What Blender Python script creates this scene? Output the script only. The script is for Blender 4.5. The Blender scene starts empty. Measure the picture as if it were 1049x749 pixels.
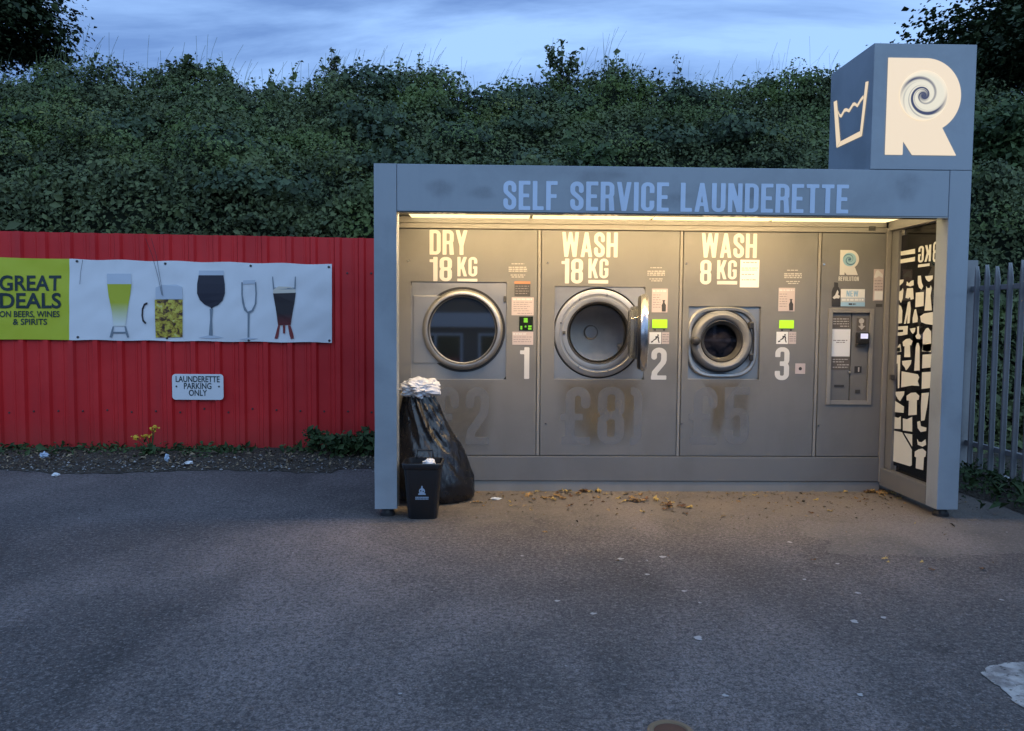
import bpy, bmesh, math, random
import numpy as np
from mathutils import Vector, Matrix, noise as mnoise
from mathutils.geometry import tessellate_polygon

R = math.radians
random.seed(7)
rng = np.random.default_rng(11)
scene = bpy.context.scene
col = scene.collection

# ------------------------------------------------------------------ camera
CAM = Vector((0.8243, -5.5516, 1.4197))
YAW, PITCH, ROLL, FPX = 0.025593, 0.060023, 0.007526, 808.46
_f = Vector((math.sin(YAW)*math.cos(PITCH), math.cos(YAW)*math.cos(PITCH), -math.sin(PITCH)))
_r0 = Vector((math.cos(YAW), -math.sin(YAW), 0)); _u0 = _r0.cross(_f)
_r = math.cos(ROLL)*_r0 + math.sin(ROLL)*_u0
_u = -math.sin(ROLL)*_r0 + math.cos(ROLL)*_u0
cd = bpy.data.cameras.new('camera'); cam = bpy.data.objects.new('camera', cd); col.objects.link(cam)
m = Matrix.Identity(4)
for i in range(3):
    m[i][0], m[i][1], m[i][2], m[i][3] = _r[i], _u[i], -_f[i], CAM[i]
cam.matrix_world = m
cd.sensor_width = 36; cd.lens = FPX/1049*36; cd.clip_end = 2000; cd.clip_start = 0.05
scene.camera = cam

# ------------------------------------------------------------------ dusk sky
SUN_EL, SUN_ROT = R(4), R(200)
w = bpy.data.worlds.new('World'); scene.world = w; w.use_nodes = True
nt = w.node_tree; nt.nodes.clear()
def N(t, **k):
    n = nt.nodes.new(t)
    for a, b in k.items(): setattr(n, a, b)
    return n
L = lambda a, b: nt.links.new(a, b)
out = N('ShaderNodeOutputWorld'); bg = N('ShaderNodeBackground'); L(bg.outputs[0], out.inputs[0])
sky = N('ShaderNodeTexSky', sky_type='NISHITA', sun_disc=False, sun_elevation=SUN_EL, sun_rotation=SUN_ROT)
sky.air_density = 1.0; sky.dust_density = 0.6; sky.ozone_density = 4.0
tc = N('ShaderNodeTexCoord'); sep = N('ShaderNodeSeparateXYZ'); L(tc.outputs['Generated'], sep.inputs[0])
def M2(op, a, b):
    n = N('ShaderNodeMath', operation=op)
    for i, v in enumerate((a, b)):
        if isinstance(v, (int, float)): n.inputs[i].default_value = v
        else: L(v, n.inputs[i])
    return n.outputs[0]
zz = M2('ADD', M2('MAXIMUM', sep.outputs[2], 0.0), 0.12)
cmb = N('ShaderNodeCombineXYZ'); L(M2('DIVIDE', sep.outputs[0], zz), cmb.inputs[0]); L(M2('DIVIDE', sep.outputs[1], zz), cmb.inputs[1])
nz = N('ShaderNodeTexNoise'); nz.inputs['Scale'].default_value = 0.75; nz.inputs['Detail'].default_value = 7; nz.inputs['Roughness'].default_value = 0.58
nz.inputs['Distortion'].default_value = 0.5
mp = N('ShaderNodeMapping'); mp.inputs['Scale'].default_value = (0.7, 1.5, 1); mp.inputs['Rotation'].default_value = (0, 0, 0.12); mp.inputs['Location'].default_value = (0.4, 2.3, 0)
L(cmb.outputs[0], mp.inputs[0]); L(mp.outputs[0], nz.inputs[0])
rp = N('ShaderNodeValToRGB'); rp.color_ramp.elements[0].position = 0.42; rp.color_ramp.elements[1].position = 0.59
L(nz.outputs[0], rp.inputs[0])
tint = N('ShaderNodeMix', data_type='RGBA', blend_type='MULTIPLY'); tint.inputs[0].default_value = 1
L(sky.outputs[0], tint.inputs[6]); tint.inputs[7].default_value = (1.0, 1.0, 1.0, 1)
# thin high overcast: an even blue-grey veil mixed over the clear sky, darker where the cloud is thick
cl = N('ShaderNodeMix', data_type='RGBA'); L(rp.outputs[0], cl.inputs[0])
cl.inputs[6].default_value = (3.9, 6.2, 10.6, 1); cl.inputs[7].default_value = (1.6, 2.8, 5.9, 1)
mx = N('ShaderNodeMix', data_type='RGBA'); mx.inputs[0].default_value = 0.72
L(tint.outputs[2], mx.inputs[6]); L(cl.outputs[2], mx.inputs[7])
L(mx.outputs[2], bg.inputs[0]); bg.inputs[1].default_value = 0.085

# the last daylight, through thin cloud behind the camera
sd = bpy.data.lights.new('sun', 'SUN'); sun = bpy.data.objects.new('sun', sd); col.objects.link(sun)
sd.energy = 0.60; sd.angle = R(50); sd.color = (0.52, 0.75, 1.0)
_sdir = Vector((0.30, -0.88, 0.42)).normalized()
sun.rotation_euler = _sdir.to_track_quat('Z', 'Y').to_euler()

scene.view_settings.view_transform = 'Standard'; scene.view_settings.look = 'None'
scene.view_settings.gamma = 1; scene.view_settings.exposure = 0.76; scene.view_settings.use_curve_mapping = False
scene.cycles.use_denoising = True
scene.cycles.max_bounces = 8; scene.cycles.sample_clamp_indirect = 4

# ------------------------------------------------------------------ survey helpers (photo pixel -> point on a known plane of the place)
def ray(x, y): return _f + _r*((x-524.5)/FPX) - _u*((y-374.1)/FPX)
def onY(x, y, Y):
    d = ray(x, y); return CAM + d*((Y-CAM.y)/d.y)
def onX(x, y, X):
    d = ray(x, y); return CAM + d*((X-CAM.x)/d.x)
def onZ(x, y, Z=0.0):
    d = ray(x, y); return CAM + d*((Z-CAM.z)/d.z)
PY = 0.86                                   # plane of the machine fronts
def P(x, y, Y=PY):
    p = onY(x, y, Y); return p.x, p.z

# ------------------------------------------------------------------ object helpers
def tag(o, label, cat=None, group=None, kind=None):
    if label: o['label'] = label
    if cat: o['category'] = cat
    if group: o['group'] = group
    if kind: o['kind'] = kind
    return o
def thing(name, label, cat, loc=(0, 0, 0), group=None):
    o = bpy.data.objects.new(name, None); col.objects.link(o); o.location = loc; o.empty_display_size = 0.2
    return tag(o, label, cat, group)

class MB:
    def __init__(s): s.v = []; s.f = []
    def add(s, vs, fs):
        b = len(s.v); s.v += [tuple(v) for v in vs]; s.f += [tuple(b+i for i in f) for f in fs]; return s
    def box(s, x0, y0, z0, x1, y1, z1):
        return s.add([(x0,y0,z0),(x1,y0,z0),(x1,y1,z0),(x0,y1,z0),(x0,y0,z1),(x1,y0,z1),(x1,y1,z1),(x0,y1,z1)],
                     [(0,3,2,1),(4,5,6,7),(0,1,5,4),(1,2,6,5),(2,3,7,6),(3,0,4,7)])
    def rectY(s, x0, z0, x1, z1, y): return s.add([(x0,y,z0),(x1,y,z0),(x1,y,z1),(x0,y,z1)], [(0,1,2,3)])
    def lathe(s, cx, cz, prof, n=64, axis='Y', c2=0.0):
        """prof: (radius, height along axis); axis Y at (cx, cz) or axis Z at (cx, c2)"""
        vs = []
        for r, h in prof:
            for k in range(n):
                a = 2*math.pi*k/n
                if axis == 'Y': vs.append((cx+r*math.cos(a), h, cz+r*math.sin(a)))
                elif axis == 'X': vs.append((h, cx+r*math.cos(a), cz+r*math.sin(a)))
                else: vs.append((cx+r*math.cos(a), c2+r*math.sin(a), h))
        fs = []
        for i in range(len(prof)-1):
            for k in range(n):
                k2 = (k+1) % n; fs.append((i*n+k, i*n+k2, (i+1)*n+k2, (i+1)*n+k))
        return s.add(vs, fs)
    def tube(s, pts, rad, n=8):
        pts = [Vector(p) for p in pts]
        rad = rad if isinstance(rad, (list, tuple)) else [rad]*len(pts)
        vs, fs = [], []
        for i, p in enumerate(pts):
            t = (pts[min(i+1, len(pts)-1)]-pts[max(i-1, 0)]).normalized()
            a = t.orthogonal().normalized() if abs(t.z) > .9 else t.cross(Vector((0,0,1))).normalized()
            b = t.cross(a)
            for k in range(n):
                an = 2*math.pi*k/n; vs.append(p+(a*math.cos(an)+b*math.sin(an))*rad[i])
        for i in range(len(pts)-1):
            for k in range(n):
                k2 = (k+1) % n; fs.append((i*n+k, i*n+k2, (i+1)*n+k2, (i+1)*n+k))
        fs.append(tuple(range(n))[::-1]); fs.append(tuple((len(pts)-1)*n+k for k in range(n)))
        return s.add(vs, fs)
    def poly3(s, pts):
        """a flat, possibly concave outline of 3-D points"""
        t = tessellate_polygon([[Vector(p) for p in pts]])
        return s.add(pts, [tuple(x) for x in t])
    def prism(s, pts, off):
        """outline of 3-D points thickened by the vector off"""
        n = len(pts); off = Vector(off)
        a = [Vector(p) for p in pts]; b = [p+off for p in a]
        t = tessellate_polygon([a])
        fs = [tuple(x) for x in t] + [tuple(n+i for i in reversed(x)) for x in t]
        fs += [(i, (i+1) % n, n+(i+1) % n, n+i) for i in range(n)]
        return s.add(a+b, fs)
    def loft(s, rings, cap0=True, cap1=True):
        n = len(rings[0]); vs = [p for r in rings for p in r]; fs = []
        for i in range(len(rings)-1):
            for k in range(n):
                k2 = (k+1) % n; fs.append((i*n+k, i*n+k2, (i+1)*n+k2, (i+1)*n+k))
        if cap0: fs.append(tuple(range(n))[::-1])
        if cap1: fs.append(tuple((len(rings)-1)*n+k for k in range(n)))
        return s.add(vs, fs)
    def build(s, name, mat, parent=None, smooth=False, bevel=0.0, label=None, fix=True):
        root = parent
        while root is not None and root.parent is not None: root = root.parent
        off = Vector(root.location) if root is not None else Vector((0, 0, 0))
        me = bpy.data.meshes.new(name)
        me.from_pydata([(v[0]-off.x, v[1]-off.y, v[2]-off.z) for v in s.v], [], s.f)
        if fix:
            bm = bmesh.new(); bm.from_mesh(me); bmesh.ops.recalc_face_normals(bm, faces=bm.faces); bm.to_mesh(me); bm.free()
        o = bpy.data.objects.new(name, me); col.objects.link(o)
        me.materials.append(mat)
        if smooth:
            me.polygons.foreach_set('use_smooth', [True]*len(me.polygons))
            try: me.set_sharp_from_angle(angle=R(38))
            except Exception: pass
        if bevel:
            b = o.modifiers.new('bevel', 'BEVEL'); b.width = bevel; b.segments = 2; b.limit_method = 'ANGLE'; b.angle_limit = R(40)
        if parent is not None: o.parent = parent
        if label: o['label'] = label
        return o

def np_mesh(name, V, F, mat, parent=None, smooth=False):
    """V (n,3) array, F (m,k) array"""
    root = parent
    while root is not None and root.parent is not None: root = root.parent
    if root is not None: V = V - np.array(root.location)
    me = bpy.data.meshes.new(name); k = F.shape[1]
    me.vertices.add(len(V)); me.vertices.foreach_set('co', np.ascontiguousarray(V, dtype=np.float32).ravel())
    me.loops.add(F.size); me.loops.foreach_set('vertex_index', np.ascontiguousarray(F, dtype=np.int32).ravel())
    me.polygons.add(len(F)); me.polygons.foreach_set('loop_start', np.arange(0, F.size, k, dtype=np.int32))
    try: me.polygons.foreach_set('loop_total', np.full(len(F), k, dtype=np.int32))
    except Exception: pass
    me.update(calc_edges=True); me.validate()
    if smooth: me.polygons.foreach_set('use_smooth', [True]*len(me.polygons))
    o = bpy.data.objects.new(name, me); col.objects.link(o); me.materials.append(mat)
    if parent is not None: o.parent = parent
    return o

# ------------------------------------------------------------------ materials
def mat(name, base, rough=0.5, metal=0.0, emit=None, estr=0.0, spec=0.5, alpha=None):
    mt = bpy.data.materials.new(name); mt.use_nodes = True
    b = mt.node_tree.nodes['Principled BSDF']
    b.inputs['Base Color'].default_value = (*base, 1); b.inputs['Roughness'].default_value = rough
    b.inputs['Metallic'].default_value = metal; b.inputs['Specular IOR Level'].default_value = spec
    if emit: b.inputs['Emission Color'].default_value = (*emit, 1); b.inputs['Emission Strength'].default_value = estr
    return mt
class NT:
    """small node builder on a material"""
    def __init__(s, mt): s.m = mt; s.t = mt.node_tree; s.b = s.t.nodes['Principled BSDF']
    def n(s, t, ins=None, **k):
        n = s.t.nodes.new(t)
        for a, b in k.items(): setattr(n, a, b)
        for a, b in (ins or {}).items():
            if hasattr(b, 'links') or isinstance(b, bpy.types.NodeSocket): s.t.links.new(b, n.inputs[a])
            else: n.inputs[a].default_value = b
        return n
    def obj(s, scale=(1,1,1), rot=(0,0,0)):
        t = s.n('ShaderNodeTexCoord'); mp = s.n('ShaderNodeMapping', {'Vector': t.outputs['Object'], 'Scale': scale, 'Rotation': rot}); return mp.outputs[0]
    def noise(s, vec, scale, detail=5, rough=.55, dist=0.0):
        return s.n('ShaderNodeTexNoise', {'Vector': vec, 'Scale': scale, 'Detail': detail, 'Roughness': rough, 'Distortion': dist}).outputs[0]
    def ramp(s, fac, stops):
        r = s.n('ShaderNodeValToRGB', {'Fac': fac}); e = r.color_ramp.elements
        while len(e) > len(stops): e.remove(e[-1])
        while len(e) < len(stops): e.new(.5)
        for i, (p, c) in enumerate(stops):
            e[i].position = p; e[i].color = (*c, 1) if not isinstance(c, (int, float)) else (c, c, c, 1)
        return r.outputs[0]
    def mix(s, fac, a, b, mode='MIX'):
        x = s.n('ShaderNodeMix', data_type='RGBA', blend_type=mode)
        for i, v in ((0, fac), (6, a), (7, b)):
            if isinstance(v, bpy.types.NodeSocket): s.t.links.new(v, x.inputs[i])
            elif i == 0: x.inputs[0].default_value = v
            else: x.inputs[i].default_value = (*v, 1)
        return x.outputs[2]
    def math(s, op, a, b=0.0, c=0.0):
        x = s.n('ShaderNodeMath', operation=op)
        for i, v in enumerate((a, b, c)):
            if isinstance(v, bpy.types.NodeSocket): s.t.links.new(v, x.inputs[i])
            else: x.inputs[i].default_value = v
        return x.outputs[0]
    def base(s, c): s.t.links.new(c, s.b.inputs['Base Color'])
    def rough(s, c): s.t.links.new(c, s.b.inputs['Roughness'])
    def alpha(s, c): s.t.links.new(c, s.b.inputs['Alpha'])
    def bump(s, h, strength=.3, dist=.01):
        b = s.n('ShaderNodeBump', {'Height': h, 'Strength': strength, 'Distance': dist}); s.t.links.new(b.outputs[0], s.b.inputs['Normal'])
def worn_metal(name, base, rough, smudge, metal=0.0, spec=.5, drip=True):
    mt = mat(name, base, rough, metal, spec=spec); k = NT(mt)
    v = k.obj(); big = k.noise(v, 1.7, 6, .6, .3); vs = k.obj((9, 9, .9)); streak = k.noise(vs, 1.0, 5, .6)
    fine = k.noise(v, 60, 3)
    d = tuple(c*smudge for c in base); b2 = tuple(c*1.10 for c in base)
    c1 = k.mix(k.ramp(big, [(.34, 1.0), (.52, 0.0)]), base, d)
    if drip: c1 = k.mix(k.math('MULTIPLY', k.ramp(streak, [(.5, 0.0), (.75, 1.0)]), .35), c1, d)
    c1 = k.mix(k.math('MULTIPLY', fine, .25), c1, b2); k.base(c1)
    k.rough(k.math('MULTIPLY_ADD', big, .25, rough-.12))
    k.bump(k.noise(v, 3.0, 2), .05, .02)
    return mt
def soft_film(name, base, cover, scale=(10, 10, 10), lo=.3, hi=.65, rough=.6):
    """dirt film that thins out to nothing at its rim (attribute 'cover' on the mesh)"""
    mt = mat(name, base, rough, spec=.2); k = NT(mt)
    n = k.ramp(k.noise(k.obj(scale), 1.0, 6, .65), [(lo, 0.0), (hi, 1.0)])
    at = k.n('ShaderNodeAttribute', attribute_name='cover')
    k.alpha(k.math('MULTIPLY', k.math('MULTIPLY', n, at.outputs['Fac']), cover)); return mt
def film(name, outline, mt, root):
    """outline of 3-D points; rings towards the middle carry more dirt"""
    pts = [Vector(p) for p in outline]; q = []
    for i, p in enumerate(pts):
        nx_ = pts[(i+1) % len(pts)]; q += [p.lerp(nx_, t) for t in (0, .25, .5, .75)]
    c = sum(q, Vector())/len(q); n = len(q); vs = []; cov = []
    for f, cv in ((1.15, 0), (.92, .28), (.70, .75), (.4, 1), (.1, 1)):
        for p in q: vs.append(c+(p-c)*f); cov.append(cv)
    fs = [(i*n+k, i*n+(k+1) % n, (i+1)*n+(k+1) % n, (i+1)*n+k) for i in range(4) for k in range(n)]+[tuple(4*n+k for k in range(n))]
    o = MB().add(vs, fs).build(name, mt, root, fix=False)
    at = o.data.attributes.new('cover', 'FLOAT', 'POINT'); at.data.foreach_set('value', cov); return o
def decal(name, base, cover, scale=(12, 12, 12), lo=.35, hi=.7, rough=.6):
    """a thin film of dirt or worn print: coverage broken by noise"""
    mt = mat(name, base, rough, spec=.2); k = NT(mt)
    n = k.noise(k.obj(scale), 1.0, 6, .65)
    k.alpha(k.math('MULTIPLY', k.ramp(n, [(lo, 0.0), (hi, 1.0)]), cover))
    return mt

FRAME = worn_metal('painted_frame', (.30, .335, .365), .42, .80)
PANEL = worn_metal('grey_panel', (.160, .161, .162), .42, .82)
TRIM = worn_metal('trim_grey', (.25, .24, .225), .4, .8)
SOFFIT = mat('glossy_soffit', (.16, .155, .15), .16, .6)
STEEL = worn_metal('stainless', (.37, .37, .37), .42, .8, 0.9)
BRIGHT = mat('bright_steel', (.72, .71, .69), .22, 1.0)
DRUM = worn_metal('drum_steel', (.44, .42, .39), .40, .66, 0.9)
RINGM = worn_metal('ring_steel', (.38, .38, .38), .43, .75, .85)
GREYPL = worn_metal('grey_plastic', (.17, .175, .185), .38, .7)
DARK = mat('dark_gap', (.02, .02, .022), .7)
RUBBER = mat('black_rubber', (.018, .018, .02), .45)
BLACKPL = mat('black_plastic', (.014, .014, .016), .34)
DKMETAL = mat('dark_metal', (.07, .07, .07), .5, .5)
VINYL = worn_metal('white_vinyl', (.64, .63, .61), .5, .9)
VINYLB = worn_metal('pale_blue_letters', (.58, .68, .82), .45, .88)
PINK = worn_metal('pinkish_label', (.52, .44, .43), .5, .9)
WHITE = worn_metal('white_label', (.78, .78, .76), .5, .92)
PAPER = worn_metal('paper', (.80, .80, .80), .7, .94)
INK = mat('ink', (.03, .03, .035), .6)
FAINT = mat('faint_print', (.50, .48, .45), .6)
PALE_BLUE = mat('pale_blue_label', (.30, .50, .68), .5)
LABELINK = mat('label_ink', (.24, .22, .22), .6)
LCD = mat('lcd_green', (.25, .45, .02), .4, emit=(.50, 1.0, .02), estr=.40)
LED = mat('led_green', (.1, .3, .02), .4, emit=(.3, 1.0, .05), estr=.16)
SCREEN = mat('reader_screen', (.4, .4, .5), .3, emit=(.72, .72, 1.0), estr=.45)
LIGHT = mat('ceiling_diffuser', (.75, .72, .62), .5, emit=(1.0, .78, .40), estr=1.0)
FILL_STRIP = mat('hidden_fill_strip', (.8, .75, .6), .5, emit=(1.0, .68, .34), estr=70.0)
GLOW = mat('sign_acrylic', (.30, .29, .26), .4, emit=(1.0, .76, .46), estr=.46)
GALV = worn_metal('galvanised', (.29, .29, .29), .55, .7)
def glass_dark():
    mt = bpy.data.materials.new('dark_glass'); mt.use_nodes = True; t = mt.node_tree; t.nodes.clear()
    o = t.nodes.new('ShaderNodeOutputMaterial'); mxs = t.nodes.new('ShaderNodeMixShader'); tr = t.nodes.new('ShaderNodeBsdfTransparent')
    gl = t.nodes.new('ShaderNodeBsdfGlossy'); fr = t.nodes.new('ShaderNodeFresnel'); fr.inputs[0].default_value = 1.6
    tr.inputs[0].default_value = (.40, .36, .38, 1); gl.inputs['Roughness'].default_value = .02; gl.inputs[0].default_value = (.9, .9, .9, 1)
    t.links.new(fr.outputs[0], mxs.inputs[0]); t.links.new(tr.outputs[0], mxs.inputs[1]); t.links.new(gl.outputs[0], mxs.inputs[2]); t.links.new(mxs.outputs[0], o.inputs[0])
    return mt
GLASS = glass_dark()
DRYGLASS = mat('dryer_glass', (.012, .014, .016), .03, spec=1.0)
DRYGLASS.node_tree.nodes['Principled BSDF'].inputs['IOR'].default_value = 2.2
# swirl print: a log spiral in the plane of the disc
def swirl(name, light, dark, centre, rad, emit=0.0, turns=2.2):
    mt = mat(name, light, .4); k = NT(mt)
    t = k.n('ShaderNodeTexCoord'); s = k.n('ShaderNodeSeparateXYZ', {0: t.outputs['Object']})
    x = k.math('SUBTRACT', s.outputs[0], centre[0]); z = k.math('SUBTRACT', s.outputs[2], centre[1])
    r = k.math('DIVIDE', k.math('SQRT', k.math('ADD', k.math('MULTIPLY', x, x), k.math('MULTIPLY', z, z))), rad)
    a = k.math('ARCTAN2', z, x)
    ph = k.math('SUBTRACT', k.math('MULTIPLY', k.math('LOGARITHM', k.math('ADD', r, .07), 2.718), 9.0), k.math('MULTIPLY', a, 2.0))
    ph = k.math('ADD', ph, 1.1)
    one = k.math('MULTIPLY_ADD', k.math('SINE', k.math('SUBTRACT', k.math('MULTIPLY', k.math('LOGARITHM', k.math('ADD', r, .07), 2.718), 3.0), a)), .5, .5)
    w1 = k.math('MULTIPLY_ADD', k.math('SINE', ph), .5, .5)
    w2 = k.math('MULTIPLY_ADD', k.math('SINE', k.math('MULTIPLY', k.math('ADD', ph, .9), 3.0)), .5, .5)
    wv = k.math('ADD', k.math('MULTIPLY', w1, .62), k.math('MULTIPLY', k.math('MULTIPLY', w2, one), .45))
    edge = k.n('ShaderNodeMapRange', {0: r, 1: 1.0, 2: .80, 3: 0.0, 4: 1.0}).outputs[0]
    core = k.n('ShaderNodeMapRange', {0: r, 1: .28, 2: .10, 3: 0.0, 4: .95}).outputs[0]
    band = k.n('ShaderNodeMapRange', {0: wv, 1: .44, 2: .74, 3: 0.0, 4: 1.0}).outputs[0]
    fac = k.math('MINIMUM', k.math('ADD', k.math('MULTIPLY', band, edge), core), 1.0)
    pale = tuple(.45*l+.55*d for l, d in zip(light, (.26, .31, .27)))
    c = k.mix(fac, k.mix(k.math('MULTIPLY', edge, .6), light, pale), dark); k.base(c)
    if emit:
        k.t.links.new(c, k.b.inputs['Emission Color']); k.b.inputs['Emission Strength'].default_value = emit
    return mt

# ------------------------------------------------------------------ condensed capital lettering, drawn as distance fields
def d_box(x0, y0, x1, y1): return lambda x, y: np.maximum(np.maximum(x0-x, x-x1), np.maximum(y0-y, y-y1))
def d_rr(x0, y0, x1, y1, r):
    r = r if isinstance(r, tuple) else (r, r, r, r)            # tl, tr, br, bl
    def f(x, y):
        cx, cy = (x0+x1)/2, (y0+y1)/2; px, py = x-cx, y-cy
        rad = np.where(py > 0, np.where(px > 0, r[1], r[0]), np.where(px > 0, r[2], r[3]))
        qx = np.abs(px)-(x1-x0)/2+rad; qy = np.abs(py)-(y1-y0)/2+rad
        return np.minimum(np.maximum(qx, qy), 0)+np.hypot(np.maximum(qx, 0), np.maximum(qy, 0))-rad
    return f
def d_poly(*pts):                                              # convex, counter-clockwise
    def f(x, y):
        d = None; n = len(pts)
        for i in range(n):
            (ax, ay), (bx, by) = pts[i], pts[(i+1) % n]; l = math.hypot(bx-ax, by-ay)
            e = ((by-ay)*(x-ax)-(bx-ax)*(y-ay))/l
            d = e if d is None else np.maximum(d, e)
        return d
    return f
def d_disc(cx, cy, r): return lambda x, y: np.hypot(x-cx, y-cy)-r
def U(*fs): return lambda x, y: np.minimum.reduce([f(x, y) for f in fs])
def SUB(a, *bs): return lambda x, y: np.maximum.reduce([a(x, y)]+[-b(x, y) for b in bs])
def AND(*fs): return lambda x, y: np.maximum.reduce([f(x, y) for f in fs])
def d_path(pts, th):
    def f(x, y):
        d = None
        for (ax, ay), (bx, by) in zip(pts[:-1], pts[1:]):
            vx, vy = bx-ax, by-ay; t = np.clip(((x-ax)*vx+(y-ay)*vy)/max(1e-9, vx*vx+vy*vy), 0, 1)
            e = np.hypot(x-ax-t*vx, y-ay-t*vy); d = e if d is None else np.minimum(d, e)
        return d-th/2
    return f
def arc(cx, cy, r, a0, a1, n=10): return [(cx+r*math.cos(R(a0+(a1-a0)*i/n)), cy+r*math.sin(R(a0+(a1-a0)*i/n))) for i in range(n+1)]
S_ = .152                                                      # stem width for a cap height of 1
def ring(x0, y0, x1, y1, r, s=S_): return SUB(d_rr(x0, y0, x1, y1, r), d_rr(x0+s, y0+s*.88, x1-s, y1-s*.88, max(.02, r-s)))
def s_path(w):
    h = S_/2; r = w/2-h; top = 1-h; 
    return ([(w-h, .68)]+arc(w/2, top-r, r, 0, 180)+[(h, .70)]+arc(h+.12, .68, .12, 180, 225, 4)
            + arc(w-h-.12, .32, .12, 45, 0, 4)+arc(w/2, h+r, r, 0, -180)+[(h, .32)])
def G_(ch):
    s = S_
    if ch == ' ': return .20, None
    if ch == 'I': return s, d_box(0, 0, s, 1)
    if ch == 'L': return .36, U(d_box(0, 0, s, 1), d_box(0, 0, .36, s*.88))
    if ch == 'E': return .38, U(d_box(0, 0, s, 1), d_box(0, 0, .38, s*.88), d_box(0, 1-s*.88, .38, 1), d_box(0, .43, .34, .43+s*.88))
    if ch == 'F': return .37, U(d_box(0, 0, s, 1), d_box(0, 1-s*.88, .37, 1), d_box(0, .42, .34, .42+s*.88))
    if ch == 'T': return .40, U(d_box(.20-s/2, 0, .20+s/2, 1), d_box(0, 1-s*.88, .40, 1))
    if ch == 'H': return .44, U(d_box(0, 0, s, 1), d_box(.44-s, 0, .44, 1), d_box(0, .43, .44, .43+s*.88))
    if ch == 'N': return .45, U(d_box(0, 0, s*.92, 1), d_box(.45-s*.92, 0, .45, 1), d_poly((.45-s-.02, 0), (.45, 0), (s+.02, 1), (0, 1)))
    if ch == 'U': return .43, AND(U(ring(0, 0, .43, 1.4, .2), d_box(-1, -1, -.9, -.9)), d_box(0, -.1, .43, 1))
    if ch == 'D': return .43, SUB(d_rr(0, 0, .43, 1, (0, .2, .2, 0)), d_rr(s, s*.88, .43-s, 1-s*.88, (0, .05, .05, 0)))
    if ch == 'C': return .42, SUB(ring(0, 0, .42, 1, .2), d_box(.42-s-.02, .37, 1, .63))
    if ch == 'G': return .42, U(SUB(ring(0, 0, .42, 1, .2), d_box(.42-s-.02, .35, 1, .66)), d_box(.42-s, .2, .42, .52), d_box(.22, .52-s*.85, .42, .52))
    if ch == 'R': return .43, U(d_box(0, 0, s, 1), SUB(d_rr(0, .43, .43, 1, (0, .19, .17, 0)), d_rr(s, .43+s*.85, .43-s, 1-s*.88, (0, .05, .05, 0))), d_poly((.43-s-.005, 0), (.44, 0), (.40, .5), (.40-s, .5)))
    if ch == 'P': return .42, U(d_box(0, 0, s, 1), SUB(d_rr(0, .38, .42, 1, (0, .19, .19, 0)), d_rr(s, .38+s*.85, .42-s, 1-s*.88, (0, .05, .05, 0))))
    if ch == 'K': return .45, U(d_box(0, 0, s, 1), d_poly((s-.02, .36), (s+.13, .46), (.45, 1), (.45-s*1.06, 1), (s-.02, .56)), d_poly((.46-s*1.06, 0), (.46, 0), (.28, .64), (.16, .52)))
    if ch == 'A': return .46, U(d_poly((0, 0), (s*.95, 0), (.23+s*.45, 1), (.23-s*.45, 1)), d_poly((.46-s*.95, 0), (.46, 0), (.23+s*.45, 1), (.23-s*.45, 1)), d_box(.09, .2, .37, .2+s*.85))
    if ch == 'V': return .46, U(d_poly((.23-s*.5, 0), (.23+s*.5, 0), (s*.97, 1), (0, 1)), d_poly((.23-s*.5, 0), (.23+s*.5, 0), (.46, 1), (.46-s*.97, 1)))
    if ch == 'Y': return .46, U(d_box(.23-s/2, 0, .23+s/2, .42), d_poly((.23-s/2, .36), (.23+s/2, .40), (s*1.0, 1), (0, 1)), d_poly((.23-s/2, .40), (.23+s/2, .36), (.46, 1), (.46-s, 1)))
    if ch == 'W': return .66, U(d_poly((.17-s*.5, 0), (.17+s*.45, 0), (s*.92, 1), (0, 1)), d_poly((.17-s*.45, 0), (.17+s*.45, 0), (.33+s*.4, 1), (.33-s*.4, 1)),
                                 d_poly((.49-s*.45, 0), (.49+s*.45, 0), (.33+s*.4, 1), (.33-s*.4, 1)), d_poly((.49-s*.45, 0), (.49+s*.5, 0), (.66, 1), (.66-s*.92, 1)))
    if ch == 'S': return .42, SUB(d_path(s_path(.42), s), d_box(.42-s-.02, .50, .5, .68) if False else d_box(9, 9, 10, 10))
    if ch == ')': return .215, AND(lambda x, y: ring(-.215, 0, .215, 1, .2)(x, y), d_box(0, 0, .215, 1))
    if ch == 'O' or ch == '0': return .43, ring(0, 0, .43, 1, .2)
    if ch == '1': return .28, U(d_box(.28-s, 0, .28, 1), d_poly((0, .80), (.28-s+.01, .80), (.28-s+.01, 1.0), (.06, .9), (0, .9)) , d_box(0, .78, .2, .90))
    if ch == '2': 
        w = .42; h = s/2; r = w/2-h
        return w, U(d_path([(h, .70)]+arc(w/2, 1-h-r, r, 180, 0)+[(w-h, .62), (w-h-.02, .54), (h+.02, .22), (h+.01, .1)], s), d_box(0, 0, w, s*.88))
    if ch == '3':
        w = .42; return w, U(SUB(ring(0, .43, w, 1, .19), d_box(-1, .3, w-s, .70)), SUB(ring(0, 0, w, .57, .19), d_box(-1, .28, w-s, .65)), d_box(.14, .43, .30, .57))
    if ch == '4': return .46, U(d_box(.25, 0, .25+s, 1), d_poly((0, .18), (.12, .20), (.40, 1), (.25, 1), (0, .32)), d_box(0, .18, .46, .18+s*.85))
    if ch == '5':
        w = .42; return w, U(d_box(0, 1-s*.88, w, 1), d_box(0, .45, s, 1), SUB(ring(0, 0, w, .64, .19), d_box(-1, .26, w-s, .48)))
    if ch == '8': return .43, U(ring(0, .44, .43, 1, .19), ring(0, 0, .43, .58, .2))
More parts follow.
